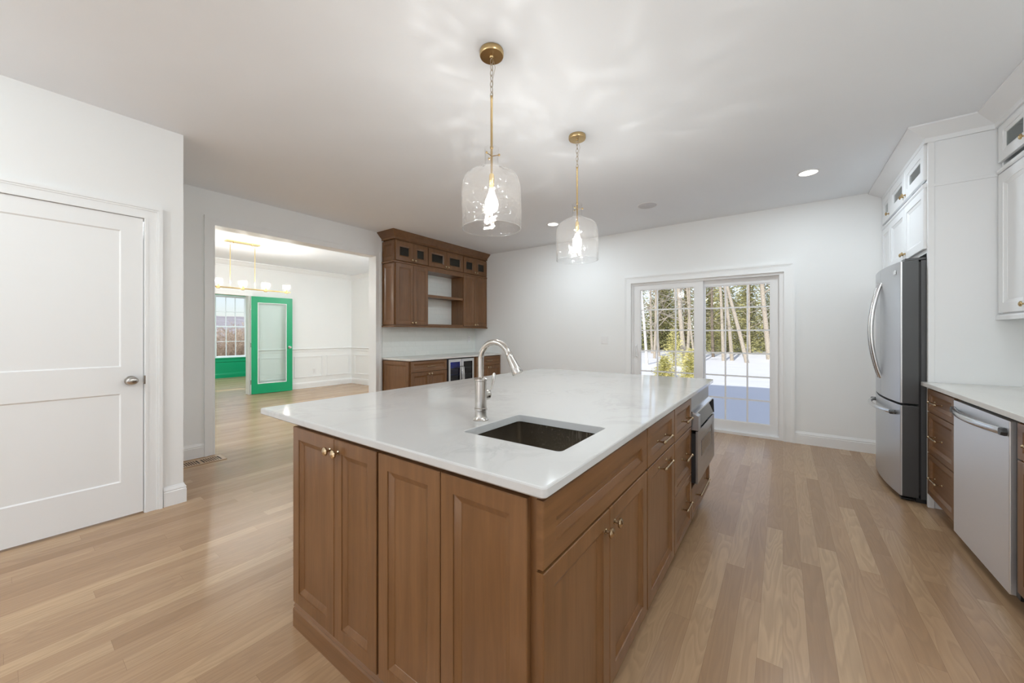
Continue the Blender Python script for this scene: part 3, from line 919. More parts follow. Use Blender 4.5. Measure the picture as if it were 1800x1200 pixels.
for x, y in ((-11.2, 2.4), (-11.2, 4.2)):  # added lamps, unseen, to brighten the office
    downlight(x, y, 'unseen recessed light added to the office on the %s' % ('left' if y < 3 else 'right'), DOWNLIGHT_W * 1.8)
def fill_globe(x, y, label, w):  # unseen globes, added as fill for the kitchen and dining room
    t = thing('fill_globe', label, 'ceiling light', (x, y, C))
    MB().lathe([(0, 0), (0.07, 0), (0.07, -0.02), (0.02, -0.026), (0.012, -0.12), (0.05, -0.13), (0.05, -0.15), (0, -0.15)], seg=24).build('canopy', 'brass', t)
    MB().ball((0, 0, -0.27), 0.13, 24).build('glass_globe', 'bulb_glass', t)
    ld = bpy.data.lights.new('fill_globe_lamp', 'POINT'); ld.energy = w; ld.color = (0.84, 0.94, 1.0); ld.shadow_soft_size = 0.09
    lo = bpy.data.objects.new('bulb_light', ld); col.objects.link(lo); lo.parent = t; lo.location = (0, 0, -0.27)
fill_globe(0.95, 0.55, 'unseen fill globe added to the right of the viewer', 30.0)
fill_globe(-2.55, -1.5, 'unseen fill globe added behind the viewer by the pantry wall', 44.0)
fill_globe(-5.45, 4.55, 'unseen fill globe added to the dining room behind the dry bar wall', 26.0)
fill_globe(-5.5, 0.2, 'unseen fill globe added to the dining room behind the pantry', 26.0)
sg = thing('ceiling_speaker', 'round white ceiling speaker grille between the far pendant and the refrigerator', 'speaker', (-1.27, 4.42, C))
MB().lathe([(0.0, -0.004), (0.108, -0.004), (0.112, -0.003), (0.113, -0.0005), (0, -0.0005)], seg=40).build('frame', 'plate', sg)
gm = NT('speaker_mesh'); vo = gm.n('ShaderNodeTexVoronoi'); gm.put(vo.inputs['Vector'], gm.coord()); vo.inputs['Scale'].default_value = 260
gm.bsdf(gm.ramp(vo.outputs[0], [(0.2, (0.45, 0.45, 0.46)), (0.5, (0.72, 0.72, 0.74))]), 0.7); M['mesh'] = gm.m
MB().lathe([(0.0, -0.0065), (0.098, -0.0065), (0.102, -0.004), (0, -0.004)], seg=40).build('grille', 'mesh', sg)

# ================================================================== PANTRY DOOR
pd = thing('door_1', 'white two-panel pantry door with a nickel knob, at the left edge', 'door', (XL, -0.17, 0), PI / 2)
pd['kind'] = 'structure'
DWd = 0.770
m = MB()
def two_panel(m, W, H, s, panels, t=0.035, yb=0.0, d=0.007, sl=0.008):
    """slab facing -y with recessed flat panels (z0,z1)"""
    yf = yb - t
    zs = [0.0]
    for a, b in panels: zs += [a, b]
    zs.append(H)
    # front grid
    m.box(0, W, yf + 0.012, yb, 0.0, H)
    m.box(0, s, yf, yf + 0.012, 0, H).box(W - s, W, yf, yf + 0.012, 0, H)
    zz = [0] + [v for p in panels for v in p] + [H]
    for i in range(0, len(zz), 2):
        m.box(s, W - s, yf, yf + 0.012, zz[i], zz[i + 1])
    for a, b in panels:
        m.frustum([ringy(s, W - s, a, b, yf), ringy(s + sl, W - s - sl, a + sl, b - sl, yf + d)], closed_ends=False)
        m.quad(*ringy(s + sl, W - s - sl, a + sl, b - sl, yf + d))
two_panel(m, DWd, 2.053, 0.108, [(0.235, 0.838), (1.020, 1.950)])
slab = m.build('slab', 'trim', pd, loc=(0, 0.036, 0.012), smooth=0)
kn = thing('k', 'x', 'x', (0, 0, 0))
bpy.data.objects.remove(kn)
hk = MB()
hk.lathe([(0.0, 0.0), (0.032, 0.0), (0.033, -0.004), (0.030, -0.008), (0.0, -0.008)], seg=28, axis='y')
hk.build('rosette', 'nickel', pd, (0.708, 0.001, 0.935))
hk = MB()
pr = []
for r, h in [(0.010, -0.006), (0.010, -0.030), (0.020, -0.036), (0.030, -0.044), (0.0325, -0.052), (0.030, -0.060), (0.022, -0.066), (0.010, -0.0685), (0.0005, -0.069)]:
    pr.append((r, h))
hk.lathe(pr, seg=28, axis='y')
kb = hk.build('door_knob', 'nickel', pd, (0.708, 0.001, 0.935))
kb.scale = (1.0, 1, 0.86)
MB().box(0.7695, 0.786, -0.0145, -0.0005, 0.905, 0.965).build('strike_plate', 'nickel', pd, bevel=0.002)

# floor register by the doorway
fv = thing('floor_register', 'wooden slotted floor register at the foot of the doorway casing', 'vent', (-4.625, 1.165, 0.0))
fm = MB()
w2, l2 = 0.100, 0.190
fm.box(-w2, w2, -l2, l2, 0.0005, 0.0025)
fm2 = MB()
fm2.box(-w2, -w2 + 0.030, -l2, l2, 0.001, 0.006).box(w2 - 0.030, w2, -l2, l2, 0.001, 0.006).box(-w2, w2, -l2, -l2 + 0.03, 0.001, 0.006).box(-w2, w2, l2 - 0.03, l2, 0.001, 0.006).box(-w2, w2, -0.012, 0.012, 0.001, 0.006)
for half in (-1, 1):
    for k in range(1, 8):
        yy = half * (0.012 + k * (l2 - 0.042) / 8)
        fm2.box(-w2 + 0.03, w2 - 0.03, yy - 0.0045, yy + 0.0045, 0.001, 0.006)
fm.build('duct_opening', 'socket_dark', fv, smooth=0)
fm2.build('louvre_frame', 'vent_wood', fv, smooth=0)

# ================================================================== DRY BAR (left back)
XB = -4.525   # upper carcass front
bar_u = 'brown wall cabinets over the dry bar'
def bar_upper(label, y0, W, glass_r, door_r, sides=()):
    fr = []
    for (a, b) in glass_r: fr.append(dict(k='glass', r=(a, b, 2.330, 2.612), s=0.058))
    for (a, b) in door_r: fr.append(dict(k='door', r=(a, b, 1.392, 2.288), s=0.055))
    mid = (fr[0]['r'][1] + fr[1]['r'][0]) / 2
    for f in fr:
        left = (f['r'][0] + f['r'][1]) / 2 < mid
        f['knob'] = (mid + (-0.030 if left else 0.030), f['r'][2] + 0.032)
    return fr
f1 = bar_upper('', 0, 0, [(0.006, 0.320), (0.324, 0.608)], [(0.006, 0.320), (0.324, 0.608)])
u1 = cabinet('wall_cabinet', 'brown wall cabinet left of the open shelves, two tall doors under two glass ones', 'cabinet', (XB, 3.360, 0), PI / 2, 0.612, 0.277, 1.385, 2.660, f1,
        group=bar_u, hollow=[(2.318, 2.625)], sides=[(0, 0.004, 0.274, 2.330, 2.612), (0, 0.004, 0.274, 1.392, 2.288)])
f3 = bar_upper('', 0, 0, [(0.008, 0.318), (0.322, 0.632)], [(0.008, 0.318), (0.322, 0.632)])
u3 = cabinet('wall_cabinet', 'brown wall cabinet right of the open shelves, against the patio wall', 'cabinet', (XB, 4.770, 0), PI / 2, 0.638, 0.277, 1.385, 2.660, f3, group=bar_u, hollow=[(2.318, 2.625)])
f2 = [dict(k='glass', r=(0.006, 0.395, 2.330, 2.612), s=0.058, knob=(0.368, 2.362)), dict(k='glass', r=(0.399, 0.790, 2.330, 2.612), s=0.058, knob=(0.428, 2.362))]
u2 = cabinet('wall_cabinet', 'brown wall cabinet with two glass doors above open shelves showing the tile', 'cabinet', (XB, 3.973, 0), PI / 2, 0.796, 0.277, 1.385, 2.660, f2, group=bar_u, body=False)
m = MB()
w = 0.018
m.box(0, w, 0, 0.277, 2.318, 2.625).box(0.796 - w, 0.796, 0, 0.277, 2.318, 2.625).box(w, 0.796 - w, 0.265, 0.277, 2.318, 2.625).box(w, 0.796 - w, 0, 0.277, 2.318, 2.336).box(w, 0.796 - w, 0, 0.277, 2.607, 2.625).box(0, 0.796, 0, 0.277, 2.625, 2.66)
m.box(0, 0.796, -0.02, 0.277, 2.245, 2.318)
m.build('carcass', 'wood_v', u2, bevel=0.001)
MB().box(0.001, 0.795, -0.012, 0.276, 1.385, 1.412).build('shelf', 'wood_h', u2, bevel=0.001)
MB().box(0.001, 0.795, -0.002, 0.276, 1.846, 1.870).build('shelf', 'wood_h', u2, bevel=0.001)
MB().box(0.001, 0.795, -0.006, 0.008, 1.838, 1.878).build('shelf_edge', 'wood_h', u2, bevel=0.001)
# mouldings of the bar
def L_mould(name, label, prof, pts, mat, cat='moulding', smooth=25):
    """profile (out, z) swept along a polyline with outward normals to the left-hand side given per segment"""
    rings = []
    n = len(pts)
    segs = [(Vector(pts[i + 1]) - Vector(pts[i])).normalized() for i in range(n - 1)]
    nor = [Vector((s.y, -s.x)) for s in segs]
    for i in range(n):
        p = Vector(pts[i])
        if i == 0: o = nor[0]
        elif i == n - 1: o = nor[-1]
        else:
            b = nor[i - 1] + nor[i]; o = b / b.dot(nor[i])
        rings.append([(p.x + o.x * a, p.y + o.y * a, z) for a, z in prof])
    return tag(MB().frustum(rings).build(name, mat, smooth=smooth), label, cat)
crown_p = [(0, 2.630), (0.006, 2.630), (0.006, 2.660), (0.012, 2.664), (0.075, 2.728), (0.080, 2.732), (0.080, 2.744), (0, 2.744)]
L_mould('crown_moulding', 'brown angled crown moulding between the bar wall cabinets and the ceiling', crown_p, [(XD + 0.001, 3.342), (XB + 0.02, 3.342), (XB + 0.02, YP - 0.001)], 'wood_h')
led = [(0, 2.291), (0.010, 2.291), (0.016, 2.298), (0.016, 2.312), (0.010, 2.318), (0.006, 2.326), (0, 2.326)]
L_mould('ledge_moulding', 'thin brown ledge strip between the glass doors and tall doors of the bar', led, [(XD + 0.001, 3.342), (XB + 0.005, 3.342), (XB + 0.005, YP - 0.001)], 'wood_h')
lr = [(0, 1.358), (0.030, 1.358), (0.030, 1.372), (0.022, 1.378), (0.020, 1.3845), (0, 1.3845)]
L_mould('light_rail', 'brown light rail strip along the bottom of the bar wall cabinets', lr, [(XD + 0.001, 3.36), (XB, 3.36), (XB, YP - 0.001)], 'wood_h')

# backsplash
tag(MB().box(XD + 0.0005, XD + 0.006, 3.346, YP - 0.002, CT, 2.25).build('tile_backsplash', 'tile', smooth=0), 'glossy pale subway tile backsplash above the dry bar counter', 'backsplash')
XBB = -4.200
cabinet('bar_base_cabinet', 'brown base cabinet left of the wine cooler, one drawer over two doors', 'cabinet', (XBB, 3.362, 0), PI / 2, 0.705, 0.602, 0, 0.872,
        [dict(k='drawer', r=(0.010, 0.695, 0.716, 0.866), pull=(0.352, 0.79, 0.15)), dict(k='door', r=(0.010, 0.350, 0.107, 0.710), knob=(0.325, 0.675)), dict(k='door', r=(0.354, 0.695, 0.107, 0.710), knob=(0.380, 0.675))],
        toe=0.105, sides=[(0, 0.004, 0.598, 0.107, 0.866)])
cabinet('bar_base_cabinet', 'brown base cabinet right of the wine cooler, in the corner by the patio wall', 'cabinet', (XBB, 4.700, 0), PI / 2, 0.706, 0.602, 0, 0.872,
        [dict(k='drawer', r=(0.028, 0.700, 0.716, 0.866), pull=(0.352, 0.79, 0.15)), dict(k='door', r=(0.028, 0.362, 0.107, 0.710), knob=(0.338, 0.675)), dict(k='door', r=(0.366, 0.700, 0.107, 0.710), knob=(0.390, 0.675))], toe=0.105)
tag(MB().box(XD + 0.007, -4.160, 3.346, YP - 0.002, CU, CT).build('bar_countertop', 'quartz', bevel=0.003), 'pale stone countertop on the dry bar under the tile', 'countertop')
# wine cooler
wc = thing('wine_cooler', 'two-door stainless wine cooler with dark glass and blue light, under the bar counter', 'wine cooler', (XBB, 4.076, 0), PI / 2)
Wc = 0.615
m = MB().box(0, 0.02, 0, 0.58, 0.06, 0.866).box(Wc - 0.02, Wc, 0, 0.58, 0.06, 0.866).box(0.30, 0.318, 0.02, 0.58, 0.08, 0.846).box(0.02, Wc - 0.02, 0.55, 0.58, 0.08, 0.846).box(0.02, Wc - 0.02, 0, 0.58, 0.06, 0.08).box(0.02, Wc - 0.02, 0, 0.58, 0.846, 0.866).box(0.03, Wc - 0.03, 0.06, 0.5, 0, 0.06)
m.build('cabinet_shell', 'black', wc, smooth=0)
for i, (a, b) in enumerate(((0.016, 0.305), (0.311, 0.600))):
    d = MB()
    s_ = 0.040
    d.box(a, a + s_, -0.022, -0.002, 0.10, 0.860).box(b - s_, b, -0.022, -0.002, 0.10, 0.860).box(a + s_, b - s_, -0.022, -0.002, 0.10, 0.14).box(a + s_, b - s_, -0.022, -0.002, 0.815, 0.860)
    do = d.build('glass_door', 'steel_bright', wc, bevel=0.0015)
    MB().box(a + s_, b - s_, -0.014, -0.009, 0.14, 0.815).build('glass_pane', 'smoke_glass', do, smooth=0)
    hx = (b - 0.018) if i == 0 else (a + 0.018)
    MB().tube([(hx, -0.022, 0.74), (hx, -0.045, 0.73), (hx, -0.055, 0.60), (hx, -0.058, 0.45), (hx, -0.055, 0.30), (hx, -0.045, 0.20), (hx, -0.022, 0.19)], 0.0085, 10).build('door_handle', 'steel_bright', do)
    sh = MB()
    for z in (0.24, 0.36, 0.48, 0.60, 0.71):
        sh.box(a + 0.03, b - 0.012, 0.03, 0.045, z - 0.014, z + 0.006)
        for k in range(8):
            xx = a + 0.045 + k * 0.027
            sh.box(xx - 0.002, xx + 0.002, 0.045, 0.5, z - 0.002, z + 0.002)
    for q_ in range(1): sh.build('wine_rack', 'steel', wc)
MB().box(0.06, 0.22, 0.35, 0.36, 0.720, 0.826).build('blue_light', 'blue_led', wc, smooth=0)
MB().box(0.095, 0.110, 0.012, 0.016, 0.826, 0.838).build('indicator', 'blue_led', wc, smooth=0)
MB().box(0.40, 0.415, 0.012, 0.016, 0.826, 0.834).build('indicator', 'blue_led', wc, smooth=0)

# ================================================================== WALL PLATES
def plate(name, label, cat, loc, rz, w, h, kind):
    t = thing(name, label, cat, loc, rz)
    MB().box(-w / 2, w / 2, -0.005, 0, -h / 2, h / 2).build('cover_plate', 'plate', t, bevel=0.0015)
    if kind == 'switch':
        for s in (-1, 1):
            MB().box(s * 0.023 - 0.0165, s * 0.023 + 0.0165, -0.008, -0.005, -0.033, 0.033).build('rocker', 'plate', t, bevel=0.001)
    else:
        for s in (-1, 1):
            o = MB().lathe([(0.0, -0.007), (0.015, -0.007), (0.016, -0.005), (0, -0.005)], (0, 0, s * 0.020), 16, 'y').build('receptacle', 'plate', t)
            MB().box(-0.007, -0.004, -0.0075, -0.0068, s * 0.020 - 0.004, s * 0.020 + 0.006).box(0.004, 0.007, -0.0075, -0.0068, s * 0.020 - 0.004, s * 0.020 + 0.006).build('slots', 'socket_dark', o, smooth=0)
    return t
plate('light_switch', 'white double light switch on the wall left of the patio door', 'light switch', (-2.188, YP, 1.165), 0, 0.113, 0.115, 'switch')
plate('wall_outlet', 'white outlet on the pale tile above the bar counter', 'outlet', (XD + 0.006, 5.235, 1.165), PI / 2, 0.072, 0.115, 'outlet')
plate('wall_outlet', 'white outlet low on the dining room wainscot', 'outlet', (XF, 4.40, 0.385), PI / 2, 0.072, 0.115, 'outlet')

# ================================================================== RIGHT SIDE: refrigerator, tall panel, cabinets
XW = 0.855   # carcass front of the white over-fridge cabinets (faces at 0.835)
kb_ = 'brass'
# tall end panel
tp = thing('refrigerator_end_panel', 'tall white panel between the refrigerator and the counter', 'panel', (0, 0, 0))
MB().box(0.858, XR, 3.965, 3.984, 0, 2.66).build('panel_board', 'white_cab', tp, bevel=0.001)
MB().box(0.852, 0.884, 3.959, 3.990, 0, 2.66).build('front_edge_strip', 'white_cab', tp, bevel=0.001)
MB().box(0.850, 1.172, 3.957, 3.965, 2.318, 2.338).build('ledge_strip', 'white_cab', tp, bevel=0.001)
# over-fridge cabinets facing -x (local x -> -y)
def right_upper(label, ymax, W, D, fronts, z0, z1, holl, x=XW, gl='clear_cab_glass'):
    return cabinet('white_wall_cabinet', label, 'cabinet', (x, ymax, 0), -PI / 2, W, D, z0, z1, fronts, v='white_cab', h='white_cab', hollow=holl, kmat=kb_, glass=gl, group='white wall cabinets')
wA = 1.065
right_upper('white cabinet above the refrigerator, two lower doors under two small glass doors', 5.052, wA, 0.60,
            [dict(k='glass', r=(0.004, 0.530, 2.385, 2.650), s=0.075, knob=(0.500, 2.425)), dict(k='glass', r=(0.534, 1.061, 2.385, 2.650), s=0.075, knob=(0.562, 2.425)),
             dict(k='door', r=(0.004, 0.530, 1.880, 2.325), s=0.06, knob=(0.500, 1.93)), dict(k='door', r=(0.534, 1.061, 1.880, 2.325), s=0.06, knob=(0.562, 1.93))],
            1.850, 2.66, [(2.36, 2.66)])
right_upper('narrow white cabinet in the far corner beside the refrigerator, one glass door on top', 5.408, 0.353, 0.60,
            [dict(k='glass', r=(0.004, 0.349, 2.385, 2.650), s=0.07, knob=(0.322, 2.425)), dict(k='door', r=(0.004, 0.349, 0.12, 2.325), s=0.06, knob=(0.322, 1.2))],
            0.0, 2.66, [(2.36, 2.66)])
ledw = [(0, 2.328), (0.018, 2.328), (0.024, 2.336), (0.024, 2.352), (0.014, 2.360), (0, 2.364)]
L_mould('ledge_moulding', 'thin white ledge strip between the rows of doors over the refrigerator', ledw, [(XW, YP - 0.002), (XW, 3.992)], 'white_cab')
crw = [(0, 2.655), (0.010, 2.655), (0.010, 2.690), (0.016, 2.694), (0.096, 2.734), (0.100, 2.738), (0.100, 2.744), (0, 2.744)]
crw = [(0, 2.640), (0.010, 2.640), (0.010, 2.672), (0.016, 2.676), (0.108, 2.730), (0.112, 2.734), (0.112, 2.744), (0, 2.744)]
XU = 1.190
L_mould('crown_moulding', 'white crown moulding above the cabinets on the right, stepping around the refrigerator panel', crw, [(XW - 0.012, YP - 0.002), (XW - 0.012, 3.962), (XU - 0.022, 3.962), (XU - 0.022, 2.2)], 'white_cab')
# upper wall cabinets right of the panel
right_upper('white wall cabinet at the right edge above the counter, glass door over tall door', 3.955, 0.80, 0.289,
            [dict(k='glass', r=(0.010, 0.398, 2.400, 2.655), s=0.062, knob=(0.365, 2.435)), dict(k='glass', r=(0.402, 0.790, 2.400, 2.655), s=0.062, knob=(0.435, 2.435)),
             dict(k='door', r=(0.010, 0.398, 1.395, 2.320), s=0.065, knob=(0.365, 1.436)), dict(k='door', r=(0.402, 0.790, 1.395, 2.320), s=0.065, knob=(0.435, 1.436))],
            1.385, 2.66, [(2.36, 2.66)], x=XU, gl='cab_glass')
L_mould('ledge_moulding', 'thin white ledge strip under the glass doors at the right edge', ledw, [(XU, 3.956), (XU, 3.155)], 'white_cab')
L_mould('light_rail', 'white light rail under the wall cabinet at the right edge', [(0, 1.350), (0.026, 1.350), (0.026, 1.374), (0.018, 1.384), (0, 1.3845)], [(XU, 3.958), (XU, 3.155)], 'white_cab')
tag(MB().box(XR - 0.006, XR - 0.0005, 1.75, 3.96, CT, 1.384).build('tile_backsplash', 'tile', smooth=0), 'glossy pale tile backsplash behind the right-hand counter', 'backsplash')

# right base run
XC = 0.865
cabinet('drawer_base_cabinet', 'brown three-drawer base cabinet between the dishwasher and the refrigerator panel', 'cabinet', (XC, 3.955, 0), -PI / 2, 0.537, 0.61, 0, 0.872,
        [dict(k='drawer', r=(0.012, 0.533, 0.702, 0.862), pull=(0.255, 0.785, 0.17)), dict(k='drawer', r=(0.012, 0.533, 0.408, 0.696), pull=(0.255, 0.545, 0.17)), dict(k='drawer', r=(0.012, 0.533, 0.107, 0.402), pull=(0.255, 0.26, 0.17))], toe=0.105)
cabinet('base_cabinet', 'brown base cabinet at the right edge, near side of the dishwasher', 'cabinet', (XC, 2.672, 0), -PI / 2, 0.900, 0.61, 0, 0.872,
        [dict(k='drawer', r=(0.006, 0.447, 0.702, 0.862), pull=(0.225, 0.785, 0.17)), dict(k='drawer', r=(0.451, 0.894, 0.702, 0.862), pull=(0.675, 0.785, 0.17)),
         dict(k='door', r=(0.006, 0.447, 0.107, 0.696), knob=(0.42, 0.66)), dict(k='door', r=(0.451, 0.894, 0.107, 0.696), knob=(0.48, 0.66))], toe=0.105)
m = MB()
m.prism([(0.822, 1.76), (XR - 0.008, 1.76), (XR - 0.008, 3.955), (0.850, 3.955), (0.850, 3.990), (0.822, 3.990)], CU, CT)
tag(m.build('counter_right', 'quartz', bevel=0.003), 'pale stone countertop above the dishwasher on the right', 'countertop')
bpy.data.objects['counter_right'].name = 'side_countertop'

# dishwasher
dwm = thing('dishwasher', 'stainless dishwasher with a curved bar handle under the right-hand counter', 'dishwasher', (0.872, 3.412, 0), -PI / 2)
MB().box(0.004, 0.730, 0.0, 0.58, 0.10, 0.868).box(0.02, 0.71, 0.06, 0.55, 0, 0.10).build('tub', 'black', dwm, smooth=0)
MB().box(0.0, 0.690, -0.032, 0.0, 0.062, 0.856).build('door_panel', 'steel_light', dwm, bevel=0.004)
MB().box(0.692, 0.730, -0.012, 0.0, 0.062, 0.862).build('side_gap_strip', 'black', dwm, smooth=0)
hp = []
for k in range(17):
    u = k / 16
    hp.append((0.032 + 0.622 * u, -0.036 - 0.040 * math.sin(PI * u) ** 0.75, 0.800))
MB().tube(hp, 0.018, 12, flat=(0.7, 1.0)).build('door_handle', 'steel_bright', dwm)
for xx in (0.030, 0.656):
    MB().lathe([(0.0, -0.030), (0.020, -0.030), (0.021, -0.040), (0.018, -0.052), (0.0, -0.053)], (xx, 0, 0.800), 6, 'y').build('handle_end_cap', 'dark_grey', dwm, smooth=20)

# refrigerator (faces -x); local x -> -y, origin at far front corner
fr = thing('refrigerator', 'stainless french-door refrigerator with bowed handles, under the white cabinets', 'refrigerator', (0.825, 4.905, 0), -PI / 2)
FW = 0.910
def bowed(x0, x1, z0, z1, y_edge=-0.108, bulge=0.040, yb=-0.012, n=14):
    poly = []
    for k in range(n + 1):
        x = x0 + (x1 - x0) * k / n
        u = (x - FW / 2) / (FW / 2)
        poly.append((x, y_edge - bulge * (1 - u * u)))
    poly += [(x1, yb), (x0, yb)]
    return MB().prism(poly, z0, z1, 'z')
MB().box(0.004, FW - 0.004, 0.0, 0.64, 0.035, 1.800).build('cabinet_body', 'dark_grey', fr, bevel=0.003)
MB().box(0.03, FW - 0.03, -0.02, 0.5, 0.0, 0.035).build('kick_plate', 'black', fr)
for i, (a, b) in enumerate(((0.0, 0.4685), (0.4725, FW))):
    bowed(a, b, 0.735, 1.803).build('fresh_food_door', 'steel', fr, bevel=0.005, smooth=30)
bowed(0.0, FW, 0.040, 0.720).build('freezer_drawer', 'steel', fr, bevel=0.005, smooth=30)
# door flanks (dark grey sides)
for (z0_, z1_) in ((0.737, 1.801), (0.042, 0.718)):
    MB().box(FW - 0.0005, FW + 0.0015, -0.098, -0.013, z0_, z1_).build('door_side', 'dark_grey', fr, smooth=0)
MB().box(0.01, FW - 0.01, -0.012, 0.0, 0.06, 1.79).build('door_gasket', 'black', fr, smooth=0)
for s in (-1, 1):
    hx = 0.4705 + s * 0.034
    pts = []
    for k in range(21):
        u = k / 20
        pts.append((hx + s * 0.010 * math.sin(PI * u), -0.150 - 0.062 * math.sin(PI * u) ** 0.85, 0.885 + 0.80 * u))
    MB().tube(pts, 0.0135, 12).build('door_handle', 'steel_bright', fr)
pts = []
for k in range(21):
    u = k / 20
    x = 0.075 + 0.76 * u
    uu = (x - FW / 2) / (FW / 2)
    pts.append((x, -0.112 - 0.040 * (1 - uu * uu) - 0.050 * math.sin(PI * u) ** 0.6, 0.652))
MB().tube(pts, 0.0145, 12).build('drawer_handle', 'steel_bright', fr)
for xx in (0.085, 0.825):
    MB().lathe([(0.0, -0.118), (0.017, -0.118), (0.017, -0.150), (0.012, -0.156), (0.0, -0.156)], (xx, 0, 0.652), 10, 'y').build('handle_mount', 'dark_grey', fr)
MB().box(0.79, 0.845, -0.126, -0.121, 1.715, 1.745).build('badge', 'steel_bright', fr, bevel=0.001)
MB().box(FW - 0.11, FW - 0.01, -0.085, 0.03, 1.803, 1.822).build('hinge_cover', 'dark_grey', fr, bevel=0.004)
MB().box(FW - 0.09, FW - 0.02, -0.10, -0.03, 0.012, 0.022).lathe([(0.014, 0.0), (0.014, 0.012), (0, 0.012)], (FW - 0.06, -0.06, 0), 12).build('levelling_foot', 'black', fr)

# ================================================================== PATIO DOOR
pt = thing('door_2', 'white sliding patio door with grid panes looking onto snow', 'door', (0, 0, 0))
pt['kind'] = 'structure'
yf0, yf1 = YP + 0.012, YP + 0.135
m = MB()
m.box(PD0, PD0 + 0.030, yf0, yf1, 0, PDT).box(PD1 - 0.045, PD1, yf0, yf1, 0, PDT).box(PD0, PD1, yf0, yf1, PDT - 0.030, PDT).box(PD0, PD1, yf0 - 0.005, yf1, 0.0, 0.030)
m.box(PD0, PD1, YP + 0.066, YP + 0.070, PDT - 0.045, PDT).box(PD0, PD1, YP + 0.066, YP + 0.070, 0.03, 0.042)
m.build('door_frame', 'vinyl', pt, smooth=0)
def slider(name, x0, x1, z0, z1, gx0, gx1, gz0, gz1, y, t=0.036):
    m = MB()
    m.box(x0, gx0, y, y + t, z0, z1).box(gx1, x1, y, y + t, z0, z1).box(gx0, gx1, y, y + t, z0, gz0).box(gx0, gx1, y, y + t, gz1, z1)
    b = 0.010
    m.box(gx0, gx0 + b, y + 0.006, y + t - 0.006, gz0, gz1).box(gx1 - b, gx1, y + 0.006, y + t - 0.006, gz0, gz1).box(gx0, gx1, y + 0.006, y + t - 0.006, gz0, gz0 + b).box(gx0, gx1, y + 0.006, y + t - 0.006, gz1 - b, gz1)
    o = m.build(name, 'vinyl', pt, smooth=0)
    MB().box(gx0 + b * 0.5, gx1 - b * 0.5, y + t / 2 - 0.002, y + t / 2 + 0.002, gz0 + b * 0.5, gz1 - b * 0.5).build('glass_pane', 'pane', o, smooth=0)
    g = MB()
    for k in (1, 2):
        xx = gx0 + (gx1 - gx0) * k / 3
        g.box(xx - 0.009, xx + 0.009, y + t / 2 - 0.011, y + t / 2 - 0.003, gz0, gz1)
    for k in range(1, 6):
        zz = gz0 + (gz1 - gz0) * k / 6
        g.box(gx0, gx1, y + t / 2 - 0.0105, y + t / 2 - 0.0035, zz - 0.009, zz + 0.009)
    g.build('muntin_grid', 'vinyl', o, smooth=0)
    return o
sl = slider('sliding_panel', -1.757, -0.846, 0.032, 1.962, -1.664, -0.947, 0.150, 1.888, YP + 0.026)
slider('fixed_panel', -0.900, -0.034, 0.032, 1.962, -0.836, -0.118, 0.148, 1.880, YP + 0.072)
MB().tube([(-1.715, YP + 0.024, 0.93), (-1.715, YP - 0.004, 0.94), (-1.722, YP - 0.012, 1.01), (-1.715, YP - 0.004, 1.08), (-1.715, YP + 0.024, 1.09)], 0.008, 8).box(-1.728, -1.702, YP + 0.018, YP + 0.026, 0.91, 1.11).build('door_handle', 'vinyl', sl)
MB().box(PD0, PD1, YP + 0.15, YP + 0.30, -0.06, 0.0).build('threshold', 'vinyl', pt)

# generic windows
def window(name, label, axis, plane, depth, a0, a1, z0, z1, cols=3, rows=4, mat='trim', fr=0.035, casing_mat=None, inward=1):
    t = thing(name, label, 'window', (0, 0, 0)); t['kind'] = 'structure'
    def bx(m, u0, u1, d0, d1, v0, v1):
        if axis == 'x': m.box(d0, d1, u0, u1, v0, v1)
        else: m.box(u0, u1, d0, d1, v0, v1)
    m = MB()
    d0, d1 = plane, plane + depth
    bx(m, a0, a0 + 0.02, d0, d1, z0, z1); bx(m, a1 - 0.02, a1, d0, d1, z0, z1); bx(m, a0, a1, d0, d1, z0, z0 + 0.02); bx(m, a0, a1, d0, d1, z1 - 0.02, z1)
    m.build('window_frame', mat, t, smooth=0)
    zm = (z0 + z1) / 2
    for i, (b0, b1, off) in enumerate(((z0 + 0.02, zm + 0.018, 0.42), (zm - 0.018, z1 - 0.02, 0.62))):
        e0 = plane + depth * off; e1 = e0 + (0.03 if depth > 0 else -0.03)
        s = MB()
        bx(s, a0 + 0.02, a0 + 0.02 + fr, e0, e1, b0, b1); bx(s, a1 - 0.02 - fr, a1 - 0.02, e0, e1, b0, b1)
        bx(s, a0 + 0.02, a1 - 0.02, e0, e1, b0, b0 + fr); bx(s, a0 + 0.02, a1 - 0.02, e0, e1, b1 - fr, b1)
        n = rows // 2
        for k in range(1, cols):
            xx = a0 + 0.02 + fr + (a1 - a0 - 0.04 - 2 * fr) * k / cols
            bx(s, xx - 0.008, xx + 0.008, e0, e1, b0, b1)
        for k in range(1, n):
            zz = b0 + fr + (b1 - b0 - 2 * fr) * k / n
            bx(s, a0 + 0.02, a1 - 0.02, e0, e1, zz - 0.008, zz + 0.008)
        o = s.build('sash', mat, t, smooth=0)
        g = MB(); em = (e0 + e1) / 2
        bx(g, a0 + 0.04, a1 - 0.04, em - 0.001, em + 0.001, b0 + 0.01, b1 - 0.01)
        g.build('glass_pane', 'pane', o, smooth=0)
    return t
window('window_1', 'white double-hung window with twelve panes above green wainscot', 'x', XO, -0.15, OW0, OW1, OWB, OWT)
window('window_2', 'second office window left of the visible one', 'x', XO, -0.15, 1.9, 2.7, OWB, OWT)
for i, (a, b, c, d) in enumerate(dnw): window('window_%d' % (3 + i), 'unseen added dining room end window, %s of the pair' % ('far' if i == 0 else 'near'), 'y', YN, 0.15, a, b, c, d)  # unseen pair, added to bring daylight into the dining room
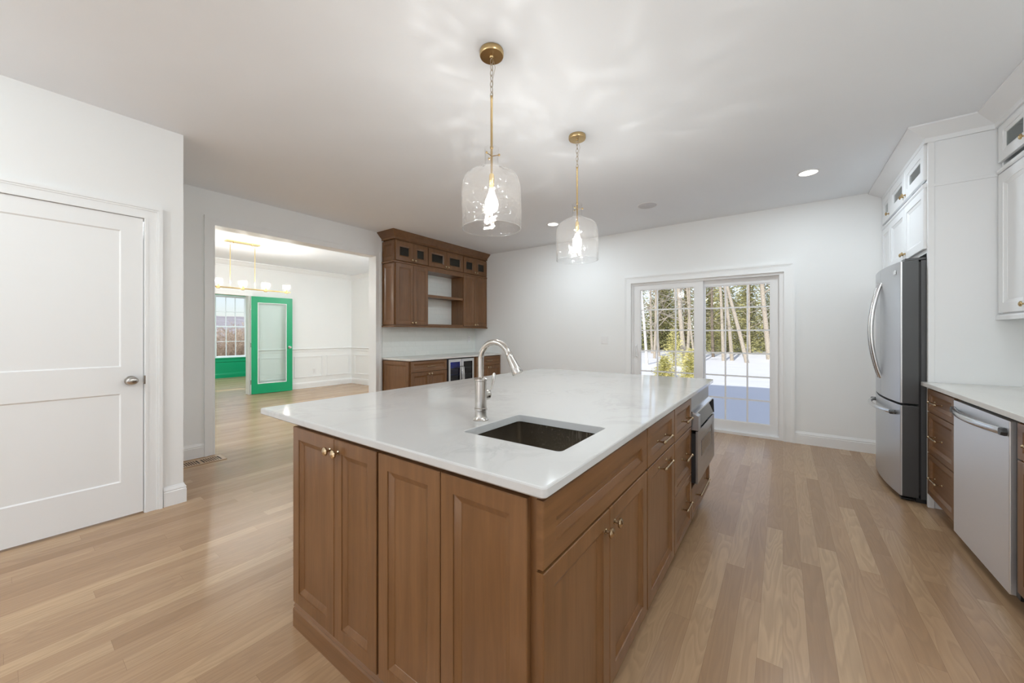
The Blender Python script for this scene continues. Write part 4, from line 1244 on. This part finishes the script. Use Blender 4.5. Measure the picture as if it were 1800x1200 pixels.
window('window_5', 'narrow office window on the south side', 'y', 0.5, -0.15, -10.42, -10.0, 0.6, 2.3, cols=1)
window('window_6', 'unseen added dining room south window', 'y', -1.2, -0.15, -7.6, -6.0, 0.7, 2.35, cols=4)  # added for more dining room light, unseen
for i, (a, b, c, d) in enumerate(bw): window('window_%d' % (7 + i), 'tall unseen window added behind the viewer, %s of three' % ['left', 'middle', 'right'][i], 'y', YB, -0.15, a, b, c, d, cols=2)  # unseen windows, added to daylight the kitchen from behind
window('window_10', 'unseen side window added behind the viewer in the right wall', 'x', XR, 0.15, -3.6, -0.5, 0.45, 2.4, cols=4)  # unseen, added for daylight across the room from the right
window('window_11', 'unseen added office north window', 'y', YN, 0.15, -12.4, -9.8, 0.6, 2.3, cols=4)  # unseen opening, added for office daylight
# green window surround
for nm, (a0, a1, z0, z1, wd) in {'trim_9': (OW0, OW1, OWB, OWT, 0.09)}.items():
    m = MB().box(XO, XO + 0.018, a0 - wd, a0, z0 - wd, z1 + wd).box(XO, XO + 0.018, a1, a1 + wd, z0 - wd, z1 + wd).box(XO, XO + 0.03, a0 - wd, a1 + wd, z0 - 0.025, z0).box(XO, XO + 0.018, a0 - wd, a1 + wd, z1, z1 + wd)
    m.box(XO, XO + 0.012, a0 - wd - 0.3, a1 + wd + 0.3, z0 - 0.12, z0 - 0.025)
    struct(m.build(nm, 'green', bevel=0.002), 'green surround of the office window')

# ================================================================== DINING ROOM trim
rail = [(0, 0.835), (0.006, 0.835), (0.008, 0.845), (0.008, 0.885), (0.016, 0.895), (0.024, 0.905), (0.026, 0.915), (0.018, 0.922), (0, 0.924)]
crown_d = [(0, 2.615), (0.010, 2.615), (0.012, 2.64), (0.03, 2.655), (0.065, 2.71), (0.085, 2.722), (0.088, 2.744), (0, 2.744)]
struct(moulding('m', rail, (XF, OP1 + 0.092), (XF, YN), (1, 0), m1=-1).build('trim_10', 'trim', smooth=25), 'white chair rail on the far dining wall')
struct(moulding('m', rail, (XF, YN), (XD - 0.15, YN), (0, -1), m0=1).build('trim_11', 'trim', smooth=25), 'white chair rail on the dining end wall')
struct(moulding('m', crown_d, (XF, -1.2), (XF, YN), (1, 0), m1=-1).build('trim_12', 'trim', smooth=25), 'white crown moulding on the far dining wall')
struct(moulding('m', crown_d, (XF, YN), (XD - 0.15, YN), (0, -1), m0=1).build('trim_13', 'trim', smooth=25), 'white crown moulding on the dining end wall')
def picture_frame(m, axis, plane, a0, a1, z0, z1, out, w=0.028, t=0.012):
    for (i, d) in ((0, 0.5), (w * 0.25, 1.0), (w * 0.7, 0.6)):
        j = i + w * 0.45 if i == w * 0.25 else i + w * 0.3
        for (u0, u1, v0, v1) in ((a0 + i, a0 + j, z0 + i, z1 - i), (a1 - j, a1 - i, z0 + i, z1 - i), (a0 + i, a1 - i, z0 + i, z0 + j), (a0 + i, a1 - i, z1 - j, z1 - i)):
            if axis == 'x': m.box(plane, plane + out * t * d, u0, u1, v0, v1)
            else: m.box(u0, u1, plane, plane + out * t * d, v0, v1)
m = MB()
for a0, a1 in ((3.24, 3.84), (3.95, 4.60), (4.69, 5.29)): picture_frame(m, 'x', XF, a0, a1, 0.245, 0.745, 1)
struct(m.build('trim_14', 'trim', smooth=0), 'white picture-frame wainscot on the far dining wall')
m = MB()
for k in range(5): picture_frame(m, 'y', YN, -8.83 + k * 0.78, -8.83 + k * 0.78 + 0.69, 0.245, 0.745, -1)
struct(m.build('trim_15', 'trim', smooth=0), 'white picture-frame wainscot on the dining end wall')

# green french door leaf standing open against the dining wall (hinge at y=3.075)
gd = thing('door_3', 'green french door with one large glass lite, standing open', 'door', (XF + 0.055, 3.078, 0.008), R(90) - R(5.0))
gd['kind'] = 'structure'
LW, LH, LT = 0.775, 2.032, 0.036
m = MB()
st, bt, tp_ = 0.115, 0.205, 0.125
m.box(0.002, st, -LT, -0.0, 0, LH).box(LW - st, LW, -LT, 0, 0, LH).box(st, LW - st, -LT, 0, 0, bt).box(st, LW - st, -LT, 0, LH - tp_, LH)
leafo = m.build('leaf', 'green', gd, smooth=0)
MB().box(0.0, 0.002, -LT + 0.001, -0.001, 0, LH).build('hinge_edge', 'trim', gd, smooth=0)
m = MB()
b = 0.012
m.box(st, st + b, -LT - 0.002, 0.002, bt, LH - tp_).box(LW - st - b, LW - st, -LT - 0.002, 0.002, bt, LH - tp_).box(st, LW - st, -LT - 0.002, 0.002, bt, bt + b).box(st, LW - st, -LT - 0.002, 0.002, LH - tp_ - b, LH - tp_)
m.build('glazing_bead', 'trim', gd, smooth=0)
MB().box(st + b, LW - st - b, -LT / 2 - 0.002, -LT / 2 + 0.002, bt + b, LH - tp_ - b).build('glass_pane', 'door_glass', gd, smooth=0)
MB().lathe([(0, -LT), (0.030, -LT), (0.030, -LT - 0.006), (0.010, -LT - 0.010), (0.010, -LT - 0.030), (0.024, -LT - 0.038), (0.029, -LT - 0.050), (0.022, -LT - 0.062), (0, -LT - 0.064)], (LW - 0.06, 0, 0.955), 20, 'y').build('door_knob', 'nickel', gd)
for z in (0.25, 1.02, 1.80):
    MB().box(-0.004, 0.0, -LT + 0.004, -0.006, z - 0.045, z + 0.045).lathe([(0.006, z - 0.045), (0.006, z + 0.045)], (-0.004, -LT - 0.002, 0), 8).build('hinge', 'nickel', gd, smooth=30)

# chandelier
cx_ = -7.12
ch = thing('linear_chandelier', 'gold linear chandelier with glass cups seen through the doorway', 'chandelier', (cx_, 2.345, C))
MB().box(-0.055, 0.055, -0.235, 0.235, -0.022, 0).build('canopy', 'gold', ch, bevel=0.003)
MB().box(-0.005, 0.005, -0.135, -0.125, -0.04, -0.022).box(-0.005, 0.005, 0.125, 0.135, -0.04, -0.022).build('canopy_screw', 'gold', ch)
for s in (-1, 1):
    r_ = MB().lathe([(0.0055, -0.745), (0.0055, -0.075), (0.007, -0.072), (0.007, -0.064), (0, -0.064)], (0, s * 0.172, 0), 10)
    rod = r_.build('rod', 'gold', ch)
    MB().tube([(0.013 * math.sin(2 * PI * k / 12), s * 0.172, -0.050 + 0.016 * math.cos(2 * PI * k / 12)) for k in range(13)], 0.002, 6).build('loop', 'chain', rod)
for s in (-1, 1):
    MB().box(s * 0.020 - 0.005, s * 0.020 + 0.005, -0.72, 0.72, -0.758, -0.742).build('bar', 'gold', ch, bevel=0.001)
for i in range(5):
    y = (i - 2) * 0.330
    MB().lathe([(0, -0.775), (0.018, -0.775), (0.026, -0.770), (0.026, -0.730), (0.016, -0.726), (0.016, -0.705), (0, -0.703)], (0, y, 0), 16).build('cup_holder', 'gold', ch)
    g = MB().lathe([(0.020, -0.722), (0.046, -0.716), (0.062, -0.700), (0.066, -0.67), (0.066, -0.625)], (0, y, 0), 12, ends=False).build('glass_cup', 'crystal', ch, smooth=0)
    md = g.modifiers.new('thick', 'SOLIDIFY'); md.thickness = 0.006
    b_ = MB().lathe([(0.008, -0.705), (0.010, -0.69), (0.017, -0.665), (0.015, -0.645), (0.005, -0.632), (0.0005, -0.631)], (0, y, 0), 12).build('bulb', 'bulb_glass', ch)
    MB().tube([(0, y - 0.004, -0.69), (0.003, y, -0.655), (0, y + 0.004, -0.69)], 0.0012, 6).build('filament', 'filament', b_)
    ld = bpy.data.lights.new('chandelier_bulb_light', 'POINT'); ld.energy = CHANDELIER_W; ld.color = (0.97, 0.985, 1.0); ld.shadow_soft_size = 0.012
    lo = bpy.data.objects.new('bulb_light', ld); col.objects.link(lo); lo.parent = ch; lo.location = (0, y, -0.655)

# ================================================================== OUTSIDE
random.seed(4)
GZ = -0.40
def ground_h(x, y):
    h = GZ + 0.05 * math.sin(x * 0.33 + 1.3) * math.sin(y * 0.21) + 0.02 * math.sin(x * 1.1 + y * 0.6)
    if y > 27: h += (y - 27) * 0.035
    return h
def build_ground():
    m = MB()
    xs = [-13.4 + i * 1.6 for i in range(46)]; ys = [5.62 + 0.9 * j for j in range(26)] + [30 + 3.5 * j for j in range(26)]
    for i, x in enumerate(xs):
        for y in ys: m.v.append((x, y, ground_h(x, y)))
    n = len(ys)
    for i in range(len(xs) - 1):
        for j in range(n - 1):
            a = i * n + j; m.f.append((a, a + n, a + n + 1, a + 1))
    o = m.build('snowy_ground', 'snow', smooth=180)
    o['label'] = 'snow covered yard behind the house'; o['kind'] = 'structure'
build_ground()
struct(MB().box(-200, -13.4, -80, 5.55, -2.2, -2.0).box(-200, -13.4, 5.55, 60, -2.25, -2.02).build('brushy_ground', 'litter', smooth=0), 'brown brushy ground below the office window')
m = MB().box(-13.4, 60, -80, -4.3, -0.5, -0.4).box(1.9, 60, -4.3, 5.6, -0.5, -0.4)
o = m.build('snowy_ground', 'snow', smooth=0); o['label'] = 'snow covered ground on the street side'; o['kind'] = 'structure'

def bare_tree(mb, base, top, r0, rnd, depth=3, nb=9, spread=0.5, first=0.3):
    base = Vector(base); top = Vector(top); ax = top - base; L = ax.length
    pts = []; rad = []
    n = 7
    off = Vector((rnd.uniform(-1, 1), rnd.uniform(-1, 1), 0)) * L * 0.012
    for k in range(n + 1):
        u = k / n
        pts.append(base + ax * u + off * math.sin(u * PI * 2)); rad.append(r0 * (1 - 0.8 * u) + 0.004)
    mb.tube(pts, rad, 7 if depth >= 3 else (5 if depth == 2 else 3), ends=False)
    if depth <= 0: return
    for k in range(nb):
        u = first + (1 - first) * (k + rnd.random()) / nb
        p = base + ax * min(u, 0.98)
        a = rnd.uniform(0, 2 * PI)
        side = Vector((math.cos(a), math.sin(a), 0))
        l = L * spread * (1.15 - u * 0.75) * rnd.uniform(0.6, 1.15)
        d = (side * rnd.uniform(0.6, 1.0) + ax.normalized() * rnd.uniform(0.3, 0.9)).normalized()
        bare_tree(mb, p, p + d * l, max(0.004, r0 * (1 - 0.8 * u) * 0.42), rnd, depth - 1, max(3, nb - 3), spread * 0.92, 0.2)
tree_i = 0
def tree_thing(label, x, y, top_dx, h, r0, mat, seed, depth=3, group='bare trees in the yard', spread=0.33, cat='tree', nb=9, first=0.3):
    rnd = random.Random(seed)
    z = ground_h(x, y) - 0.1
    t = thing('bare_tree', label, cat, (x, y, z), 0, group)
    m = MB(); n = 8
    pts = [(top_dx * k / n + 0.03 * math.sin(k * 1.3 + seed), 0.02 * math.sin(k * 2 + seed), h * k / n) for k in range(n + 1)]
    m.tube(pts, [r0 * (1 - 0.72 * k / n) for k in range(n + 1)], 9, ends=False)
    m.build('trunk', mat, t, smooth=60)
    b = MB()
    for k in range(nb):
        u = first + (1 - first) * (k + rnd.random()) / nb
        p = Vector((top_dx * u, 0, h * u)); a = rnd.uniform(0, 2 * PI)
        l = h * spread * (1.15 - 0.7 * u) * rnd.uniform(0.6, 1.1)
        d = Vector((math.cos(a), math.sin(a), rnd.uniform(0.25, 0.9))).normalized()
        bare_tree(b, p, p + d * l, r0 * (1 - 0.72 * u) * 0.35, rnd, depth - 1, 6, 0.45, 0.2)
    b.build('branches', mat, t, smooth=60)
    return t
# trees seen through the patio door (ground position, lean of the visible trunk)
tree_thing('thin white birch at the left of the left patio pane', -5.93, 20.5, -0.95, 15, 0.075, 'bark_birch', 1, nb=8)
tree_thing('thick pale bare trunk in the left patio panel, beside a thin leaning one', -4.37, 22.1, -0.9, 14, 0.13, 'bark_pale', 2, nb=12)
tree_thing('thin pale trunk leaning left, near the middle stile of the patio door', -3.89, 22.5, -1.3, 13, 0.06, 'bark_pale', 3, nb=9)
tree_thing('very thin bare sapling left of the thick trunk', -4.75, 22.0, -0.2, 8, 0.045, 'bark_pale', 4, nb=8)
tree_thing('left one of two close pale trunks in the right patio panel', -2.95, 26.5, -0.8, 16, 0.10, 'bark_pale', 5, nb=8, first=0.4)
tree_thing('right one of two close pale trunks in the right patio panel', -2.55, 26.9, -1.4, 16, 0.11, 'bark_pale', 6, nb=8, first=0.4)
tree_thing('pale trunk leaning strongly left in the right patio panel', -1.69, 25.6, -3.2, 15, 0.115, 'bark_pale', 7, nb=8, first=0.4)
tree_thing('thick pale trunk in the rightmost patio panes', -0.72, 28.8, -1.1, 16, 0.16, 'bark_pale', 8, nb=9, first=0.25)
tree_thing('thin dark trunk near the middle stile in the right panel', -3.9, 29.0, -0.2, 14, 0.10, 'bark_dark', 9, nb=8)
rnd = random.Random(77)
spots = [(-9.6, 27.5), (-8.4, 30.5), (-7.3, 28.2), (-6.4, 31.2), (-5.2, 27.4), (-6.9, 25.6), (-5.6, 33.5), (-2.0, 33.0), (0.4, 31.5), (-12.5, 30), (2.5, 29)]
protos = []
words_ = ['far left of the yard', 'left of the thin white birch', 'behind the thin white birch', 'between the birch and the fir', 'right behind the thick left trunk', 'just right of the white birch', 'deep in the left panel', 'behind the leaning trunk', 'behind the rightmost trunk', 'beyond the left door jamb', 'beyond the right door jamb']
for i, (x, y) in enumerate(spots):
    if i < 3:
        t = tree_thing('bare grey tree at the wood edge, ' + words_[i], x, y, rnd.uniform(-0.6, 0.4), 12, 0.11, 'bark_pale', 20 + i, group='bare trees at the wood edge', nb=14, first=0.12, spread=0.42)
        protos.append(t)
    else:
        t = copy_tree(protos[i % 3], None, 'bare grey tree at the wood edge, ' + words_[i])
        t.location = (x, y, ground_h(x, y) - 0.1); t.rotation_euler = (0, 0, rnd.uniform(0, 6.28)); sc = rnd.uniform(0.8, 1.15); t.scale = (sc, sc, sc)

def conifer_mesh(h, r, seed, mat, layers=30, per=9, leaf_s=0.16, low=0.08, dens=1.0, droop=0.25):
    rnd = random.Random(seed)
    m = MB()
    for k in range(layers):
        u = low + (1 - low) * (k / layers)
        z = h * u
        rr = r * (1 - u) ** 0.8 * rnd.uniform(0.8, 1.1) + 0.03
        for j in range(per):
            a = 2 * PI * (j + rnd.random()) / per
            L = rr * rnd.uniform(0.7, 1.12)
            nl = max(2, int(L / leaf_s * 2.4 * dens))
            for q in range(nl):
                f = (q + rnd.random()) / nl
                c = Vector((math.cos(a) * L * f, math.sin(a) * L * f, z - droop * L * f + rnd.uniform(-0.5, 0.5) * leaf_s))
                c += Vector((rnd.uniform(-1, 1), rnd.uniform(-1, 1), 0)) * leaf_s * 0.8
                d = Vector((math.cos(a) + rnd.uniform(-0.8, 0.8), math.sin(a) + rnd.uniform(-0.8, 0.8), rnd.uniform(-0.5, 0.5))).normalized() * leaf_s * rnd.uniform(0.6, 1.3)
                w_ = d.cross(Vector((rnd.uniform(-1, 1), rnd.uniform(-1, 1), rnd.uniform(-1, 1)))).normalized() * leaf_s * 0.10
                m.quad(c - w_, c + d * 0.5 - w_ * 1.2, c + d, c + d * 0.5 + w_ * 1.2, c + w_)
    return m
def conifer(label, x, y, h, r, seed, mat, leaf_s, group, layers=30, per=9, z=None, dens=1.0, low=0.05, droop=0.25):
    z = ground_h(x, y) if z is None else z
    t = thing('conifer', label, 'tree', (x, y, z - 0.05), 0, group)
    MB().tube([(0, 0, 0), (0, 0, h * 0.5), (0, 0, h * 0.97)], [max(0.02, h * 0.014), max(0.012, h * 0.008), 0.006], 7).build('trunk', 'bark_dark', t)
    m = conifer_mesh(h, r, seed, mat, layers, per, leaf_s, low, dens, droop)
    me = bpy.data.meshes.new('foliage'); me.from_pydata(m.v, [], m.f); me.materials.append(M[mat])
    o = bpy.data.objects.new('foliage', me); col.objects.link(o); o.parent = t
    return t
conifer('small sunlit young fir in the snow, left patio panel', -3.72, 15.2, 0.90, 0.48, 31, 'spruce', 0.085, 'young firs in the yard', 15, 11, dens=2.2, droop=-0.15)
conifer('taller yellow-green young fir partly behind the middle stile of the patio door', -2.72, 14.9, 1.20, 0.46, 32, 'spruce', 0.085, 'young firs in the yard', 18, 11, dens=2.2, droop=-0.15)
conifer('yellow-green young fir behind the small one, left panel', -4.55, 20.5, 2.1, 0.75, 33, 'spruce', 0.10, 'young firs in the yard', 18, 8, dens=1.3)
pp = []
pspots = [(-11.0, 34.0), (-8.9, 35.5), (-7.0, 36.0), (-5.2, 37.5), (-3.6, 33.5), (-2.2, 36.5), (-0.6, 34.5), (1.0, 36.5), (2.8, 35), (-13.5, 36), (-9.8, 40), (-6.0, 42), (-2.9, 42), (0.2, 43), (-16.5, 38), (5, 38)]
pw = ['far left', 'second from left', 'left of centre', 'centre left', 'centre, nearest', 'centre right', 'right, behind the pale trunk', 'far right', 'outermost right', 'outermost left', 'back row left', 'back row centre left', 'back row centre', 'back row right', 'beyond the left jamb', 'beyond the right jamb']
for i, (x, y) in enumerate(pspots):
    if i < 3:
        t = conifer('tall olive-green pine in the wood behind the yard, ' + pw[i], x, y, [9.5, 8, 11][i], [2.6, 2.3, 2.7][i], 50 + i, 'pine', 0.24, 'pines behind the yard', 34, 12, dens=1.5)
        pp.append(t)
    else:
        t = copy_tree(pp[i % 3], None, 'tall olive-green pine in the wood behind the yard, ' + pw[i])
        t.location = (x, y, ground_h(x, y) - 0.05); t.rotation_euler = (0, 0, rnd.uniform(0, 6.28)); sc = rnd.uniform(0.75, 1.15); t.scale = (sc, sc, sc * 0.95)
# view from the office window: wooded hill, winter brush
def hill():
    m = MB(); nx, ny = 40, 60
    for i in range(nx + 1):
        for j in range(ny + 1):
            x = -40 - i * 6.0; y = -30 + j * 5.0
            u = i / nx
            z = -2.0 + 13.0 * (0.5 - 0.5 * math.cos(PI * min(1, u * 1.2))) + 1.6 * math.sin(y * 0.05 + 0.6) * u + 0.5 * math.sin(y * 0.21 + x * 0.13) * u
            m.v.append((x, y, z))
    for i in range(nx):
        for j in range(ny):
            a = i * (ny + 1) + j; m.f.append((a, a + 1, a + ny + 2, a + ny + 1))
    o = m.build('hills', 'hill', smooth=180); o['kind'] = 'structure'; o['label'] = 'distant wooded hillside'
hill()
bp = []
k = 0
for row, (x, n_) in enumerate(((-27, 7), (-31, 7), (-36, 7), (-42, 7))):
    for j in range(n_):
        y = 6.2 + j * (0.62 + 0.08 * row) + (row % 2) * 0.3 + (x + 27) * -0.30
        lab = 'brown leafless brush outside the office window, %s row, %s' % (['nearest', 'second', 'third', 'farthest'][row], ['leftmost', 'second from the left', 'third from the left', 'middle', 'third from the right', 'second from the right', 'rightmost'][j])
        if len(bp) < 3:
            rn = random.Random(90 + k)
            t = thing('bare_shrub', lab, 'shrub', (x, y, -2.0), 0, 'winter brush outside the office')
            m = MB()
            for q in range(9):
                a = rn.uniform(0, 6.28); l = rn.uniform(2.4, 3.9)
                bare_tree(m, (rn.uniform(-0.4, 0.4), rn.uniform(-0.4, 0.4), 0), (math.cos(a) * 0.9, math.sin(a) * 0.9, l), 0.030, rn, 2, 12, 0.38, 0.1)
            m.build('branches', 'brush', t, smooth=60); bp.append(t)
        else:
            t = copy_tree(bp[k % 3], None, lab); t.location = (x, y, -2.0); t.rotation_euler = (0, 0, rnd.uniform(0, 6.28))
        k += 1

# daylight portals at the seen and the added window openings
def portal(loc, rot, sx, sy):
    ld = bpy.data.lights.new('window_portal', 'AREA'); ld.shape = 'RECTANGLE'; ld.size = sx; ld.size_y = sy; ld.cycles.is_portal = True
    o = bpy.data.objects.new('window_portal', ld); col.objects.link(o); o.location = loc; o.rotation_euler = rot
portal(((PD0 + PD1) / 2, YP + 0.2, 1.0), (R(90), 0, R(180)), 1.8, 1.95)
for (a, b, c, d) in bw: portal(((a + b) / 2, YB - 0.2, (c + d) / 2), (R(90), 0, 0), b - a, d - c)
for (a, b, c, d) in dnw: portal(((a + b) / 2, YN + 0.2, (c + d) / 2), (R(90), 0, R(180)), b - a, d - c)
portal((XR + 0.2, -2.05, 1.42), (R(90), 0, R(90)), 3.1, 1.95)
portal((XO - 0.2, (OW0 + OW1) / 2, (OWB + OWT) / 2), (R(90), 0, R(-90)), OW1 - OW0, OWT - OWB)
